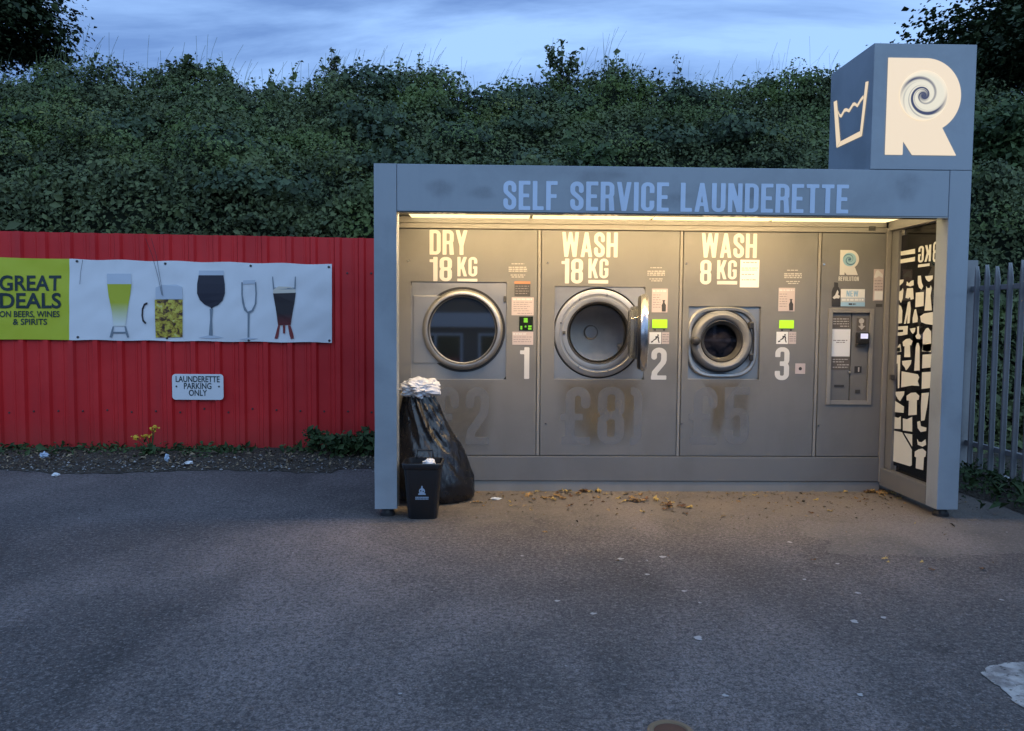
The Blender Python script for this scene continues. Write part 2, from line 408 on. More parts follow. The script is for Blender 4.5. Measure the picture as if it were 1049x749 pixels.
    if ch == '£':
        w = .46; h = s/2; r = .125
        return w, U(d_box(0, 0, w, s*.88), d_box(-.02, .42, .34, .42+s*.75), AND(d_path([(w-h, .70)]+arc(w-h-r, 1-h-r, r, 0, 180)+[(w-h-2*r, .1)], s), d_box(-1, 0, 2, 1)))
    return .4, d_box(0, 0, .4, 1)
_cells = {}
def field_faces(f, x0, y0, x1, y1, nx, ny):
    xs = np.linspace(x0, x1, nx+1); ys = np.linspace(y0, y1, ny+1); X, Y = np.meshgrid(xs, ys); F = f(X, Y)
    polys = []
    for j in range(ny):
        i = 0
        while i < nx:
            q = (F[j, i], F[j, i+1], F[j+1, i+1], F[j+1, i])
            if max(q) <= 0:
                k = i
                while k+1 < nx and max(F[j, k+2], F[j+1, k+2]) <= 0 : k += 1
                polys.append([(xs[i], ys[j]), (xs[k+1], ys[j]), (xs[k+1], ys[j+1]), (xs[i], ys[j+1])]); i = k+1; continue
            if min(q) < 0:
                c = [(xs[i], ys[j]), (xs[i+1], ys[j]), (xs[i+1], ys[j+1]), (xs[i], ys[j+1])]; o = []
                for a in range(4):
                    b = (a+1) % 4
                    if q[a] <= 0: o.append(c[a])
                    if (q[a] < 0) != (q[b] < 0) and q[a] != q[b]:
                        t = q[a]/(q[a]-q[b]); o.append((c[a][0]+t*(c[b][0]-c[a][0]), c[a][1]+t*(c[b][1]-c[a][1])))
                if len(o) >= 3: polys.append(o)
            i += 1
    return polys
def glyph(ch):
    if ch not in _cells:
        wd, f = G_(ch)
        _cells[ch] = (wd, [] if f is None else field_faces(f, -.03, -.03, wd+.03, 1.03, max(6, int((wd+.06)*44)), 46))
    return _cells[ch]
def letters(mb, text, to3, u0, v0, width, height, gap=.07):
    """set text into the rectangle u0..u0+width, v0..v0+height of a plane; to3(u, v) gives the point"""
    gs = [glyph(c) for c in text]; tot = sum(g[0] for g in gs)+gap*(len(gs)-1); k = width/tot; u = 0
    for wd, polys in gs:
        for p in polys:
            mb.add([to3(u0+(u+x)*k, v0+y*height) for x, y in p], [tuple(range(len(p)))])
        u += wd+gap
    return mb
def fieldshape(mb, f, b, to3, n=60):
    x0, y0, x1, y1 = b; mx = max(x1-x0, y1-y0)
    for p in field_faces(f, x0, y0, x1, y1, max(4, int(n*(x1-x0)/mx)), max(4, int(n*(y1-y0)/mx))):
        mb.add([to3(x, y) for x, y in p], [tuple(range(len(p)))])
    return mb
def flatY(Y): return lambda u, v: (u, Y, v)
def word_px(text, x0, y0, x1, y1, Y, mt, parent, name='lettering', gap=.07):
    (ua, va), (ub, vb) = P(x0, y1, Y), P(x1, y0, Y)
    return letters(MB(), text, flatY(Y), ua, va, ub-ua, vb-va, gap).build(name, mt, parent, fix=False)
def rect_px(x0, y0, x1, y1, Y, th, mt, parent, name, mb=None, bevel=0):
    (ua, va), (ub, vb) = P(x0, y1, PY), P(x1, y0, PY)
    b = (mb or MB()).box(ua, Y-th, va, ub, Y, vb)
    return b if mb else b.build(name, mt, parent, bevel=bevel)
def font_text(body, size, bold, to3, centre, parent, mt, name='lettering', width=None, align='CENTER'):
    """built-in font converted to a mesh; laid on the plane given by to3"""
    cu = bpy.data.curves.new('txt', 'FONT'); cu.body = body; cu.size = size; cu.offset = bold; cu.align_x = align; cu.space_line = .95; cu.fill_mode = 'FRONT'; cu.resolution_u = 4
    o = bpy.data.objects.new('txt', cu); col.objects.link(o)
    bpy.context.view_layer.update(); dg = bpy.context.evaluated_depsgraph_get()
    me = bpy.data.meshes.new_from_object(o.evaluated_get(dg)); 
    vs = [v.co.copy() for v in me.vertices]; fs = [tuple(p.vertices) for p in me.polygons]
    bpy.data.objects.remove(o); bpy.data.curves.remove(cu); bpy.data.meshes.remove(me)
    k = 1.0
    if width:
        xs = [v.x for v in vs]; k = width/(max(xs)-min(xs))
    mb = MB().add([to3(centre[0]+v.x*k, centre[1]+v.y) for v in vs], fs)
    return mb.build(name, mt, parent, fix=False)

# ================================================================== GROUND
def ground_mat():
    mt = mat('asphalt', (.08, .08, .08), .85, spec=.3); k = NT(mt)
    v = k.obj(); big = k.noise(v, .55, 6, .6, .4); mid = k.noise(v, 4.0, 6, .65); fine = k.noise(v, 105, 5, .8)
    vor = k.n('ShaderNodeTexVoronoi', {'Vector': v, 'Scale': 130.0}); agg = vor.outputs['Distance']; vc = vor.outputs['Color']
    spk = k.ramp(k.n('ShaderNodeSeparateColor', {0: vc}).outputs[0], [(.84, 0.0), (.97, 1.0)])
    c = k.mix(k.ramp(big, [(.36, 0.0), (.62, 1.0)]), (.074, .066, .064), (.215, .184, .174))
    pits = k.noise(v, 2.3, 4, .7); c = k.mix(k.ramp(pits, [(.30, .8), (.42, 0.0)]), c, (.055, .048, .046))
    scuff = k.noise(k.obj((1.2, 3.2, 1), (0, 0, -.3)), 1.6, 8, .75); c = k.mix(k.ramp(scuff, [(.60, 0.0), (.72, .8)]), c, (.30, .26, .245))
    band = k.noise(k.obj((.9, .35, 1), (0, 0, .55)), .8, 4, .5); c = k.mix(k.ramp(band, [(.49, 0.0), (.60, .75)]), c, (.34, .288, .27))
    c = k.mix(k.ramp(mid, [(.35, .0), (.7, .55)]), c, (.115, .107, .100))
    c = k.mix(k.math('MULTIPLY', k.ramp(fine, [(.43, 1.0), (.57, 0.0)]), .72), c, (.030, .029, .028))
    crs = k.noise(v, 38, 3, .7); c = k.mix(k.ramp(crs, [(.40, .55), (.50, 0.0)]), c, (.030, .028, .027)); c = k.mix(k.ramp(crs, [(.56, 0.0), (.68, .38)]), c, (.33, .295, .28))
    c = k.mix(k.math('MULTIPLY', spk, .30), c, (.40, .37, .35))
    # dust and grit blown in around the launderette
    s = k.n('ShaderNodeSeparateXYZ', {0: v}); X, Y = s.outputs[0], s.outputs[1]
    ndx = k.math('MULTIPLY_ADD', mid, 1.0, -.5)
    dy = k.n('ShaderNodeMapRange', {0: k.math('ADD', Y, ndx), 1: -.75, 2: .55, 3: 0.0, 4: 1.0}, interpolation_type='SMOOTHSTEP').outputs[0]
    dx0 = k.n('ShaderNodeMapRange', {0: k.math('ADD', X, ndx), 1: -.3, 2: .7, 3: 0.0, 4: 1.0}).outputs[0]
    dust = k.math('MULTIPLY', k.math('MULTIPLY', dy, dx0), k.ramp(mid, [(.25, .55), (.7, 1.0)]))
    c = k.mix(k.math('MULTIPLY', dust, .75), c, (.24, .20, .155))
    # a later patch of paler tarmac on the right
    ex = k.math('ADD', X, k.math('MULTIPLY', ndx, .6)); ey = k.math('ADD', Y, k.math('MULTIPLY', ndx, .42))
    pt = k.math('MULTIPLY', k.math('GREATER_THAN', ex, 2.95), k.math('MULTIPLY', k.math('GREATER_THAN', ey, -.9), k.math('LESS_THAN', ey, -.12)))
    c = k.mix(k.math('MULTIPLY', pt, .30), c, (.22, .20, .18))
    k.base(c)
    h = k.math('ADD', k.math('MULTIPLY', agg, -.6), k.math('ADD', k.math('MULTIPLY', fine, .6), k.math('MULTIPLY', mid, .8)))
    k.bump(h, .6, .010)
    k.rough(k.math('MULTIPLY_ADD', fine, .25, .66))
    return mt
GX, GY = np.meshgrid(np.concatenate([[-150, -60, -25], np.linspace(-12, 14, 66), [25, 60, 150]]), np.concatenate([[-150, -60, -25], np.linspace(-12, 3, 61), [8, 25, 60, 150]]))
GZ = np.zeros_like(GX)
Vg = np.stack([GX, GY, GZ], -1).reshape(-1, 3); nyg, nxg = GX.shape
idx = np.arange(nyg*nxg).reshape(nyg, nxg)
Fg = np.stack([idx[:-1, :-1], idx[:-1, 1:], idx[1:, 1:], idx[1:, :-1]], -1).reshape(-1, 4)
g = np_mesh('ground', Vg, Fg, ground_mat(), smooth=True); tag(g, 'dark worn asphalt car park with gritty speckled surface', 'ground', kind='structure')

# soil verge along the fence
def soil_mat():
    mt = mat('soil', (.05, .045, .04), .95, spec=.1); k = NT(mt); v = k.obj()
    a = k.noise(v, 5, 6, .7); b = k.noise(v, 40, 4, .7)
    k.base(k.mix(k.ramp(b, [(.35, 0.0), (.7, 1.0)]), k.mix(k.ramp(a, [(.38, 0.0), (.62, 1.0)]), (.030, .024, .018), (.085, .066, .045)), (.13, .118, .10)))
    k.bump(k.math('ADD', a, b), .9, .03); return mt
SOIL = soil_mat()
FA, FB = Vector((-4.309, 2.76, 0)), Vector((-.439, 2.835, 0))
def fence_y(x): return FA.y+(x-FA.x)*(FB.y-FA.y)/(FB.x-FA.x)
def verge(name, x0, x1, label):
    n = 420; vs = []; rows = 22
    for i in range(n+1):
        x = x0+(x1-x0)*i/n
        front = 1.62+.20*mnoise.noise((x*.9, 3, 0))+.13*mnoise.noise((x*3.1, 9, 0))+.06*mnoise.noise((x*9, 2, 0))+(.0 if x < -.6 else .2)
        for j in range(rows):
            t = j/(rows-1); y = front+(fence_y(x)+.6-front)*t
            z = .004+.030*math.sin(math.pi*min(1, t*1.15))+.030*mnoise.noise((x*5, y*5, 1))*min(1, t*4)
            vs.append((x, y, z))
    fs = [(i*rows+j, (i+1)*rows+j, (i+1)*rows+j+1, i*rows+j+1) for i in range(n) for j in range(rows-1)]
    o = MB().add(vs, fs).build(name, SOIL, smooth=True); return tag(o, label, 'verge', kind='structure')
verge('verge', -13, -.01, 'rough strip of bare soil along the foot of the red fence')
mb = MB(); n = 60; vs = []
for i in range(n+1):
    y = -3+5.4*i/n
    e = 4.72+.10*mnoise.noise((y*1.5, 5, 0))+.04*mnoise.noise((y*6, 5, 0))
    for j in range(7):
        t = j/6; x = e+(14-e)*t**2; vs.append((x, y, .004+.05*min(1, t*6)+.02*mnoise.noise((x*5, y*5, 2))*min(1, t*4)))
fs = [(i*7+j, (i+1)*7+j, (i+1)*7+j+1, i*7+j+1) for i in range(n) for j in range(6)]
tag(mb.add(vs, fs).build('soil_bed', SOIL, smooth=True), 'strip of weedy soil under the grey palisade fence', 'verge', kind='structure')

# ================================================================== BANK (hill) with brambles
def bank_h(x, y):
    """height of the planted bank behind the fence (numpy arrays)"""
    t = np.clip((y-3.15)/.9, 0, 1); a = 1.35+1.55*t*t*(3-2*t)
    b = np.clip(y-4.05, 0, 5.2)*.515
    return a+b-np.clip(y-9.25, 0, 99)*.05
def lump(x, y, s, seed): return np.array([mnoise.fractal((float(p)*s, float(q)*s, seed), 1.0, 2.0, 3) for p, q in zip(x, y)])
gx = np.linspace(-12, 15, 271); gy = np.linspace(3, 10.2, 121); GXX, GYY = np.meshgrid(gx, gy)
def grid_noise(s, seed): return lump(GXX.ravel(), GYY.ravel(), s, seed).reshape(GXX.shape)
def samp(A, x, y):
    fx = np.clip((x-gx[0])/(gx[1]-gx[0]), 0, len(gx)-1.001); fy = np.clip((y-gy[0])/(gy[1]-gy[0]), 0, len(gy)-1.001)
    i = fx.astype(int); j = fy.astype(int); a = fx-i; b = fy-j
    return A[j, i]*(1-a)*(1-b)+A[j, i+1]*a*(1-b)+A[j+1, i]*(1-a)*b+A[j+1, i+1]*a*b
LN = .34*grid_noise(.5, 1.0)+.36*grid_noise(1.25, 2.0)+.20*grid_noise(2.9, 3.0)-.06
BXs = np.linspace(-22, 26, 241); BYs = np.concatenate([np.linspace(3.12, 4.3, 12), np.linspace(4.45, 9.8, 44), [10.4, 12, 16, 30, 60]])
BX, BY = np.meshgrid(BXs, BYs)
BZ = bank_h(BX, BY)-.20+samp(LN, BX.ravel(), BY.ravel()).reshape(BX.shape)
BZ[0, :] = 0.0
Vb = np.stack([BX, BY, BZ], -1).reshape(-1, 3); ny_, nx_ = BX.shape; idx = np.arange(ny_*nx_).reshape(ny_, nx_)
Fb = np.stack([idx[:-1, :-1], idx[:-1, 1:], idx[1:, 1:], idx[1:, :-1]], -1).reshape(-1, 4)
hm = mat('bank_undergrowth', (.018, .024, .014), .95, spec=.1)
tag(np_mesh('hill', Vb, Fb, hm, smooth=True), 'steep dark earth bank behind the fences', 'hill', kind='structure')

def leaf_mat(name, dark, light, third=None, scale=.8, rough=.6):
    mt = mat(name, dark, rough, spec=.22); k = NT(mt)
    g = k.n('ShaderNodeNewGeometry'); ri = g.outputs['Random Per Island']
    n = k.noise(k.obj(), scale, 4, .6)
    f = k.math('ADD', k.math('MULTIPLY', ri, .55), k.math('MULTIPLY', k.ramp(n, [(.36, 0.0), (.66, 1.0)]), .55))
    stops = [(.15, dark), (.95, light)]
    c = k.ramp(f, stops)
    if third: c = k.mix(k.ramp(k.noise(k.obj(), scale*.45, 3), [(.52, 0.0), (.66, .8)]), c, third)
    k.base(c)
    k.b.inputs['Subsurface Weight'].default_value = 0.0
    return mt
def leaves(C, Nrm, size, tilt=.8, aspect=.62, jit=.35):
    """folded four-point leaves at points C facing roughly along Nrm; returns V, F"""
    n = len(C)
    nr = Nrm+rng.normal(0, tilt, (n, 3)); nr /= np.linalg.norm(nr, axis=1)[:, None]
    a = rng.normal(0, 1, (n, 3)); a -= nr*np.sum(a*nr, 1)[:, None]; a /= np.linalg.norm(a, axis=1)[:, None]; b = np.cross(nr, a)
    s = size*np.exp(rng.normal(0, jit, n)); l = (s)[:, None]; wd = (s*aspect*.5)[:, None]; lift = (s*.14)[:, None]
    base = C-a*l*.5; tip = C+a*l*.5-nr*lift*.6; lf = C+b*wd+nr*lift; rt = C-b*wd+nr*lift
    V = np.stack([base, lf, tip, rt], 1).reshape(-1, 3); i = np.arange(n)*4
    F = np.concatenate([np.stack([i, i+2, i+1], 1), np.stack([i, i+3, i+2], 1)])
    return V, F
BRAMBLE = leaf_mat('bramble_leaf', (.040, .056, .026), (.148, .182, .074), (.105, .155, .032), scale=1.3)
IVY = leaf_mat('ivy_leaf', (.030, .048, .026), (.095, .135, .068), scale=2.0)
NETTLE = leaf_mat('nettle_leaf', (.060, .095, .025), (.16, .215, .075), (.19, .20, .06), scale=1.6)
nl = 300000
u = rng.random(nl); bx = rng.uniform(-11, 14, nl); by = 3.12+(9.9-3.12)*u**1.05
SURF = bank_h(GXX, GYY)+LN+.10
dzdx = np.gradient(SURF, gx, axis=1); dzdy = np.gradient(SURF, gy, axis=0)
z = samp(SURF, bx, by); nrm = np.stack([-samp(dzdx, bx, by), -samp(dzdy, bx, by)-.25, np.ones(nl)], 1); nrm /= np.linalg.norm(nrm, axis=1)[:, None]
dep = rng.exponential(.14, nl); up = rng.random(nl) < .05
C = np.stack([bx, by, z], 1)-nrm*dep[:, None]; C[up] += nrm[up]*rng.uniform(.05, .28, up.sum())[:, None]
V1, F1 = leaves(C, nrm*1.0+np.array([0, -.35, .5]), .054, tilt=.75, jit=.30)
nb = 60000; x_ = rng.uniform(-11, 14, nb); y_ = rng.uniform(3.08, 4.25, nb); q_ = np.stack([x_, y_, samp(SURF, x_, y_)], 1); q_[:, 2] += rng.normal(0, .05, nb); q_[:, 1] -= rng.exponential(.05, nb)
nf = 26000; q_ = np.concatenate([q_, np.stack([rng.uniform(4.2, 14, nf), 3.06-rng.exponential(.12, nf), rng.uniform(.02, 1.7, nf)], 1)]); nb += nf   # the open foot of the bank beside the red fence
Vb_, Fb_ = leaves(q_, np.tile(np.array([0., -.8, .5]), (nb, 1)), .062, tilt=.6, jit=.3)
# mounds: single plants that stand proud of the mass, each with its own leaf size and kind
mound = {0: ([], [], .058), 1: ([], [], .045), 2: ([], [], .072)}
for q in range(430):
    x = random.uniform(-10.5, 13.5); y = 3.3+6.3*random.random(); r_ = random.uniform(.18, .55); kd = random.choices((0, 1, 2), (4, 3, 2))[0]
    zc = float(samp(SURF, np.array([x]), np.array([y]))[0]); n_ = int(900*r_**1.3)
    d_ = rng.normal(0, 1, (n_, 3)); d_[:, 2] = np.abs(d_[:, 2]); d_[:, 1] -= .35; d_ /= np.linalg.norm(d_, axis=1)[:, None]
    rr_ = r_*(1-rng.exponential(.14, n_))[:, None]*(1+.35*np.sin(d_[:, :1]*5+q)*np.cos(d_[:, 1:2]*6+q))
    mound[kd][0].append(np.array([x, y, zc-.05])+d_*rr_*np.array([1.1, .9, .75])); mound[kd][1].append(d_+np.array([0, -.2, .35]))
# arching shoots on the skyline, each with its own leaves and a thin stem (ribbons)
Vs, Fs, off = [V1, Vb_], [F1, Fb_+len(V1)], len(V1)+len(Vb_)
Vm, Fm = leaves(np.concatenate(mound[0][0]), np.concatenate(mound[0][1]), mound[0][2], tilt=.55, jit=.3); Vs.append(Vm); Fs.append(Fm+off); off += len(Vm)
sc_, sn_ = [], []
stV, stF = [], []
def ribbon(pts, wd):
    b = len(stV)
    for p in pts: stV.append((p[0]-wd, p[1], p[2])); stV.append((p[0]+wd, p[1]+wd, p[2]))
    for i in range(len(pts)-1): stF.append((b+2*i, b+2*i+1, b+2*i+3, b+2*i+2))
for q in range(420):
    x = random.uniform(-11, 14); y = random.uniform(7.8, 9.7); hgt = random.uniform(.12, .48)*(1.6 if random.random() < .12 else 1)
    z0 = float(samp(SURF, np.array([x]), np.array([y]))[0])-.1; lx = random.uniform(-.25, .25)
    pts = [(x+lx*t*t, y, z0+hgt*t) for t in (0, .25, .5, .75, 1)]; ribbon(pts, .004)
    for t in np.linspace(.15, 1, int(6+hgt*26)):
        sc_.append((x+lx*t*t+random.gauss(0, .035), y+random.gauss(0, .04), z0+hgt*t+random.gauss(0, .02))); sn_.append((0, -.6, .6))
for q in range(420):                       # dry grass stalks against the sky
    x = random.uniform(-9, 12); y = random.uniform(8.8, 9.8); hgt = random.uniform(.3, .85); z0 = float(samp(SURF, np.array([x]), np.array([y]))[0])-.05
    lx = random.uniform(-.05, .30); ribbon([(x+lx*t*t, y, z0+hgt*t) for t in (0, .35, .7, 1)], .0022)
V2, F2 = leaves(np.array(sc_), np.array(sn_), .075, tilt=.8)
Vs.append(V2); Fs.append(F2+off); off += len(V2)
stV = np.array(stV); stF = np.array(stF)
F3 = np.concatenate([stF[:, [0, 1, 2]], stF[:, [0, 2, 3]]])
Vs.append(stV); Fs.append(F3+off)
o = np_mesh('bramble_thicket', np.concatenate(Vs), np.concatenate(Fs), BRAMBLE)
tag(o, 'dense bramble and ivy covering the bank behind the fence', 'thicket', kind='stuff')

for kd, mt_, nm, lb in ((1, NETTLE, 'nettle_patch', 'lighter green nettles and young shoots scattered over the bank'), (2, IVY, 'ivy_patch', 'dark large-leaved ivy clumps scattered over the bank')):
    Vm, Fm = leaves(np.concatenate(mound[kd][0]), np.concatenate(mound[kd][1]), mound[kd][2], tilt=.55, jit=.3, aspect=.5 if kd == 1 else .8)
    tag(np_mesh(nm, Vm, Fm, mt_), lb, 'thicket', kind='stuff')
# ------------------------------------------------------------------ trees
BARK = worn_metal('bark', (.07, .06, .05), .9, .6, spec=.1)
def tree(name, label, base, height, crown_z, crown_r, nleaf, lsize, lm, seed, lobes=26, group=None):
    rs = random.Random(seed); t = thing(name, label, 'tree', base, group)
    tr = MB(); tips = []
    b = Vector(base)
    def limb(p, d, ln, r, lev):
        pts = [p]; dd = d.copy(); rad = [r]
        for i in range(5):
            dd = (dd+Vector((rs.gauss(0, .16), rs.gauss(0, .16), rs.gauss(.05, .08)))).normalized(); pts.append(pts[-1]+dd*ln/5); rad.append(max(.006, r*(1-.13*(i+1))))
        tr.tube(pts, rad, 7 if lev < 2 else 4)
        if lev >= 3: tips.append(pts[-1]); tips.append(pts[3]); return
        for k in range(4 if lev else 7):
            i = rs.choice((2, 3, 4, 5)) if lev else rs.choice((3, 4, 5)); a = rs.uniform(0, 6.28)
            nd = (dd*.55+Vector((math.cos(a), math.sin(a), rs.uniform(-.15, .55)))*.8).normalized()
            limb(pts[i], nd, ln*rs.uniform(.5, .72) if lev else crown_r*.75, rad[i]*.6, lev+1)
        if lev >= 1: tips.append(pts[-1])
    limb(b, Vector((0, 0, 1)), crown_z-b.z*0-.2, height*.022, 0)
    tr.build('trunk', BARK, t, smooth=True)
    T = np.array([tuple(x) for x in tips]); k = rng.integers(0, len(T), nleaf)
    Cc = T[k]+rng.normal(0, 1, (nleaf, 3))*np.array([.30, .30, .20])*crown_r*.42
    Nn = (Cc-np.array([b.x, b.y, crown_z]))*.25+np.array([0, -.2, .7])
    Vl, Fl = leaves(Cc, Nn, lsize, tilt=.6, aspect=.8)
    np_mesh('crown', Vl, Fl, lm, t)
    return t
TREEL = leaf_mat('tree_leaf', (.020, .034, .016), (.085, .120, .050), scale=.9)
tree('sycamore_tree', 'dark broadleaf tree rising behind the bank at the top left corner', (-12.3, 11.6, 4.0), 8, 4.5, 2.5, 52000, .10, TREEL, 3)
tree('sycamore_tree', 'tall dark broadleaf tree behind the lit sign box', (11.9, 8.9, 3.2), 9, 3.5, 3.1, 60000, .095, TREEL, 8)
BUSHL = leaf_mat('bush_leaf', (.035, .058, .022), (.10, .15, .055), scale=1.2)
def bush(name, label, cat, base, hgt, rad, n, lsize, lm, seed, group=None):
    rs = random.Random(seed); t = thing(name, label, cat, base, group); b = Vector(base); st = MB(); cc = []
    for q in range(9):
        a = rs.uniform(0, 6.28); l = hgt*rs.uniform(.6, 1.0); tip = b+Vector((math.cos(a)*rad*rs.uniform(.1, .9), math.sin(a)*rad*rs.uniform(.1, .9), l))
        mid = b.lerp(tip, .5)+Vector((0, 0, l*.08)); st.tube([b+Vector((rs.gauss(0, .03), rs.gauss(0, .03), 0)), mid, tip], [.012*hgt, .008*hgt, .003*hgt], 5)
        for s_ in range(n//9):
            f = rs.random()**.6; p = b.lerp(mid, f*2) if f < .5 else mid.lerp(tip, f*2-1)
            cc.append(p+Vector((rs.gauss(0, 1), rs.gauss(0, 1), rs.gauss(0, .6)))*rad*.20*(1.25-f*.6))
    st.build('stem', BARK, t)
    C_ = np.array([tuple(p) for p in cc]); Vl, Fl = leaves(C_, np.tile(np.array([0., -.5, .8]), (len(C_), 1)), lsize, tilt=.7)
    np_mesh('foliage', Vl, Fl, lm, t); return t
def on_bank(px, py_, Y):
    p = onY(px, py_, Y); return p
def skyline(name, label, px, ytop, Y, rad, n, seed, ls=.085, lm=BRAMBLE):
    top = onY(px, ytop, Y); z0 = float(samp(SURF, np.array([top.x]), np.array([Y]))[0])-.15
    return bush(name, label, 'sapling' if name == 'sapling' else 'bush', (top.x, Y, z0), max(.4, top.z-z0), rad, n, ls, lm, seed)
skyline('sapling', 'tallest leafy sapling on the skyline, above the word SERVICE', 578, 47, 9.0, .42, 420, 1)
skyline('sapling', 'thin sapling on the skyline above the banner\'s right end', 338, 47, 9.0, .22, 130, 2)
skyline('sapling', 'low bushy sapling on the skyline above the wine glass of the banner', 183, 57, 9.0, .45, 420, 3)
skyline('bush', 'yellow-green bush on the bank just above the sign lettering SERVICE', 604, 140, 4.6, .5, 700, 5, .07, BUSHL)
skyline('bush', 'leafy green bush between the sign box and the palisade fence', 1022, 105, 5.2, .9, 2600, 6, .085, BUSHL)
skyline('bush', 'broad pale green bush on the slope above the banner', 235, 105, 7.2, .7, 1300, 7, .07, BUSHL)

# ================================================================== RED FENCE
def red_mat():
    mt = mat('red_sheet', (.5, .018, .028), .45, spec=.4); k = NT(mt); v = k.obj()
    a = k.noise(v, 1.3, 5, .6); s = k.noise(k.obj((5, 5, .5)), 1, 5, .6); f = k.noise(v, 30, 3)
    c = k.mix(k.ramp(a, [(.35, 0.0), (.7, 1.0)]), (.54, .015, .018), (.68, .030, .031))
    c = k.mix(k.math('MULTIPLY', k.ramp(s, [(.48, 0.0), (.75, 1.0)]), .35), c, (.36, .03, .035))
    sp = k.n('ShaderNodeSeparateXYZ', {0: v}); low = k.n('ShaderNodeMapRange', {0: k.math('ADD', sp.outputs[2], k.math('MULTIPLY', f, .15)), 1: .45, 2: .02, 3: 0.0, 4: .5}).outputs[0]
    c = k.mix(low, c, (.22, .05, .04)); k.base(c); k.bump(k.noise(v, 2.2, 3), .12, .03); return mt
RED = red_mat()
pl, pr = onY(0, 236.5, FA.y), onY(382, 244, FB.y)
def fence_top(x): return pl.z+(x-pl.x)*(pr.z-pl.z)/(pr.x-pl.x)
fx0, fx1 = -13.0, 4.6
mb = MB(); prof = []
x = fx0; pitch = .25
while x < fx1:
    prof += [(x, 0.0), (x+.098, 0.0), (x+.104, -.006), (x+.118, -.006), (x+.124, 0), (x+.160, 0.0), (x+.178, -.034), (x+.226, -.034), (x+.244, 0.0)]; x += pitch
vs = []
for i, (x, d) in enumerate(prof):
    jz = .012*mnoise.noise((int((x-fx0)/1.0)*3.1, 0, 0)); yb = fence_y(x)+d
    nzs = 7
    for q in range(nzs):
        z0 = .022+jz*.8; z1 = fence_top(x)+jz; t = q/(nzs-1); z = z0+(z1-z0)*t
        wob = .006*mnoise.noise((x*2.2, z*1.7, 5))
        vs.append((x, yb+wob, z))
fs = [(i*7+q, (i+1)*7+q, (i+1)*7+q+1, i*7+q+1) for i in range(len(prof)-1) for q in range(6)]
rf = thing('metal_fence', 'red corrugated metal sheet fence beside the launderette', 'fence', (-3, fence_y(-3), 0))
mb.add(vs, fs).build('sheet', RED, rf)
for xx in np.arange(-12.5, 4.6, 2.4): MB().box(xx, fence_y(xx)+.05, 0, xx+.08, fence_y(xx)+.13, 2.1).build('post', DKMETAL, rf)
for zz_ in (.5, 1.9):
    MB().loft([[(x, fence_y(x)+.012, zz_), (x, fence_y(x)+.045, zz_), (x, fence_y(x)+.045, zz_+.06), (x, fence_y(x)+.012, zz_+.06)] for x in (fx0, fx1)]).build('rail', DKMETAL, rf)

scr = None; x = fx0
while x < 0:
    if x > -4.9:
        for z_ in (.42, 1.88):
            if scr is None:
                scr = MB().lathe(0, 0, [(0, -.007), (.008, -.006), (.011, 0)], 10).build('screw', DKMETAL, None); scr.parent = rf
                o = scr
            else: o = scr.copy(); col.objects.link(o); o.parent = rf
            o.location = (x+.05-rf.location.x, fence_y(x)-.004-rf.location.y, z_+random.gauss(0, .012))
    x += pitch
# ------------------------------------------------------------------ banner
def bp(x, y, d=0.0):                       # point on the banner plane
    p = onY(x, y, 2.745); p2 = onY(x, y, fence_y(p.x)-.045); return (p2.x, p2.y-d, p2.z)
bn = thing('banner', 'long white and lime drinks banner fixed to the red fence', 'banner', bp(100, 349))
YELLOW = worn_metal('lime_print', (.50, .54, .03), .45, .92)
BWHITE = worn_metal('banner_pvc', (.74, .75, .77), .4, .95)
def banner_top(x): return 262.0+(x+60)*(270-262)/(340+60)
def banner_bot(x): return 346.8+(x+60)*(351-346.8)/(340+60)
def bsurf(x, y, d=0.0):                    # creased cloth: pixel column x, row y of the survey
    p = bp(x, y); w_ = .010*mnoise.noise((p[0]*2.3+p[2]*2, p[2]*4, 1))+.006*mnoise.noise((p[0]*7-p[2]*6, p[2]*5, 7))
    return (p[0], p[1]+w_-d, p[2])
def bgrid(x0, x1, name, mt):
    nx_, nz_ = int((x1-x0)/3), 22; m_ = MB(); vs = []
    for i in range(nx_+1):
        xx = x0+(x1-x0)*i/nx_
        for j in range(nz_+1):
            t = j/nz_; sag = 1.2*math.sin(((xx-71)/54.5)*math.pi)**2 if 71 < xx else .6*math.sin(xx/26)
            yy = (banner_top(xx)+sag*.8)*(1-t)+(banner_bot(xx)-sag*.6)*t
            vs.append(bsurf(xx, yy))
    m_.add(vs, [(i*(nz_+1)+j, (i+1)*(nz_+1)+j, (i+1)*(nz_+1)+j+1, i*(nz_+1)+j+1) for i in range(nx_) for j in range(nz_)])
    return m_.build(name, mt, bn, smooth=True)
bgrid(-60, 71, 'lime_panel', YELLOW); bgrid(71, 340, 'white_panel', BWHITE)
PRINT_D = .007
NAVY = mat('navy_print', (.015, .035, .04), .5)
def bt(u, v): return bsurf(u, v, PRINT_D)
def btxt(body, cx, cy, size, width, bold):
    # set in survey pixels, y down
    return font_text(body, size, bold, lambda a, b: bt(a, 2*cy-b), (cx, cy), bn, NAVY, 'lettering', width)
btxt('GREAT', 31, 297, 21.5, 63, .5); btxt('DEALS', 31, 315, 21.5, 63, .5)
btxt('ON BEERS, WINES', 30.5, 324.3, 8.6, 61.5, .15); btxt('& SPIRITS', 31, 332.2, 8.6, 35, .15)
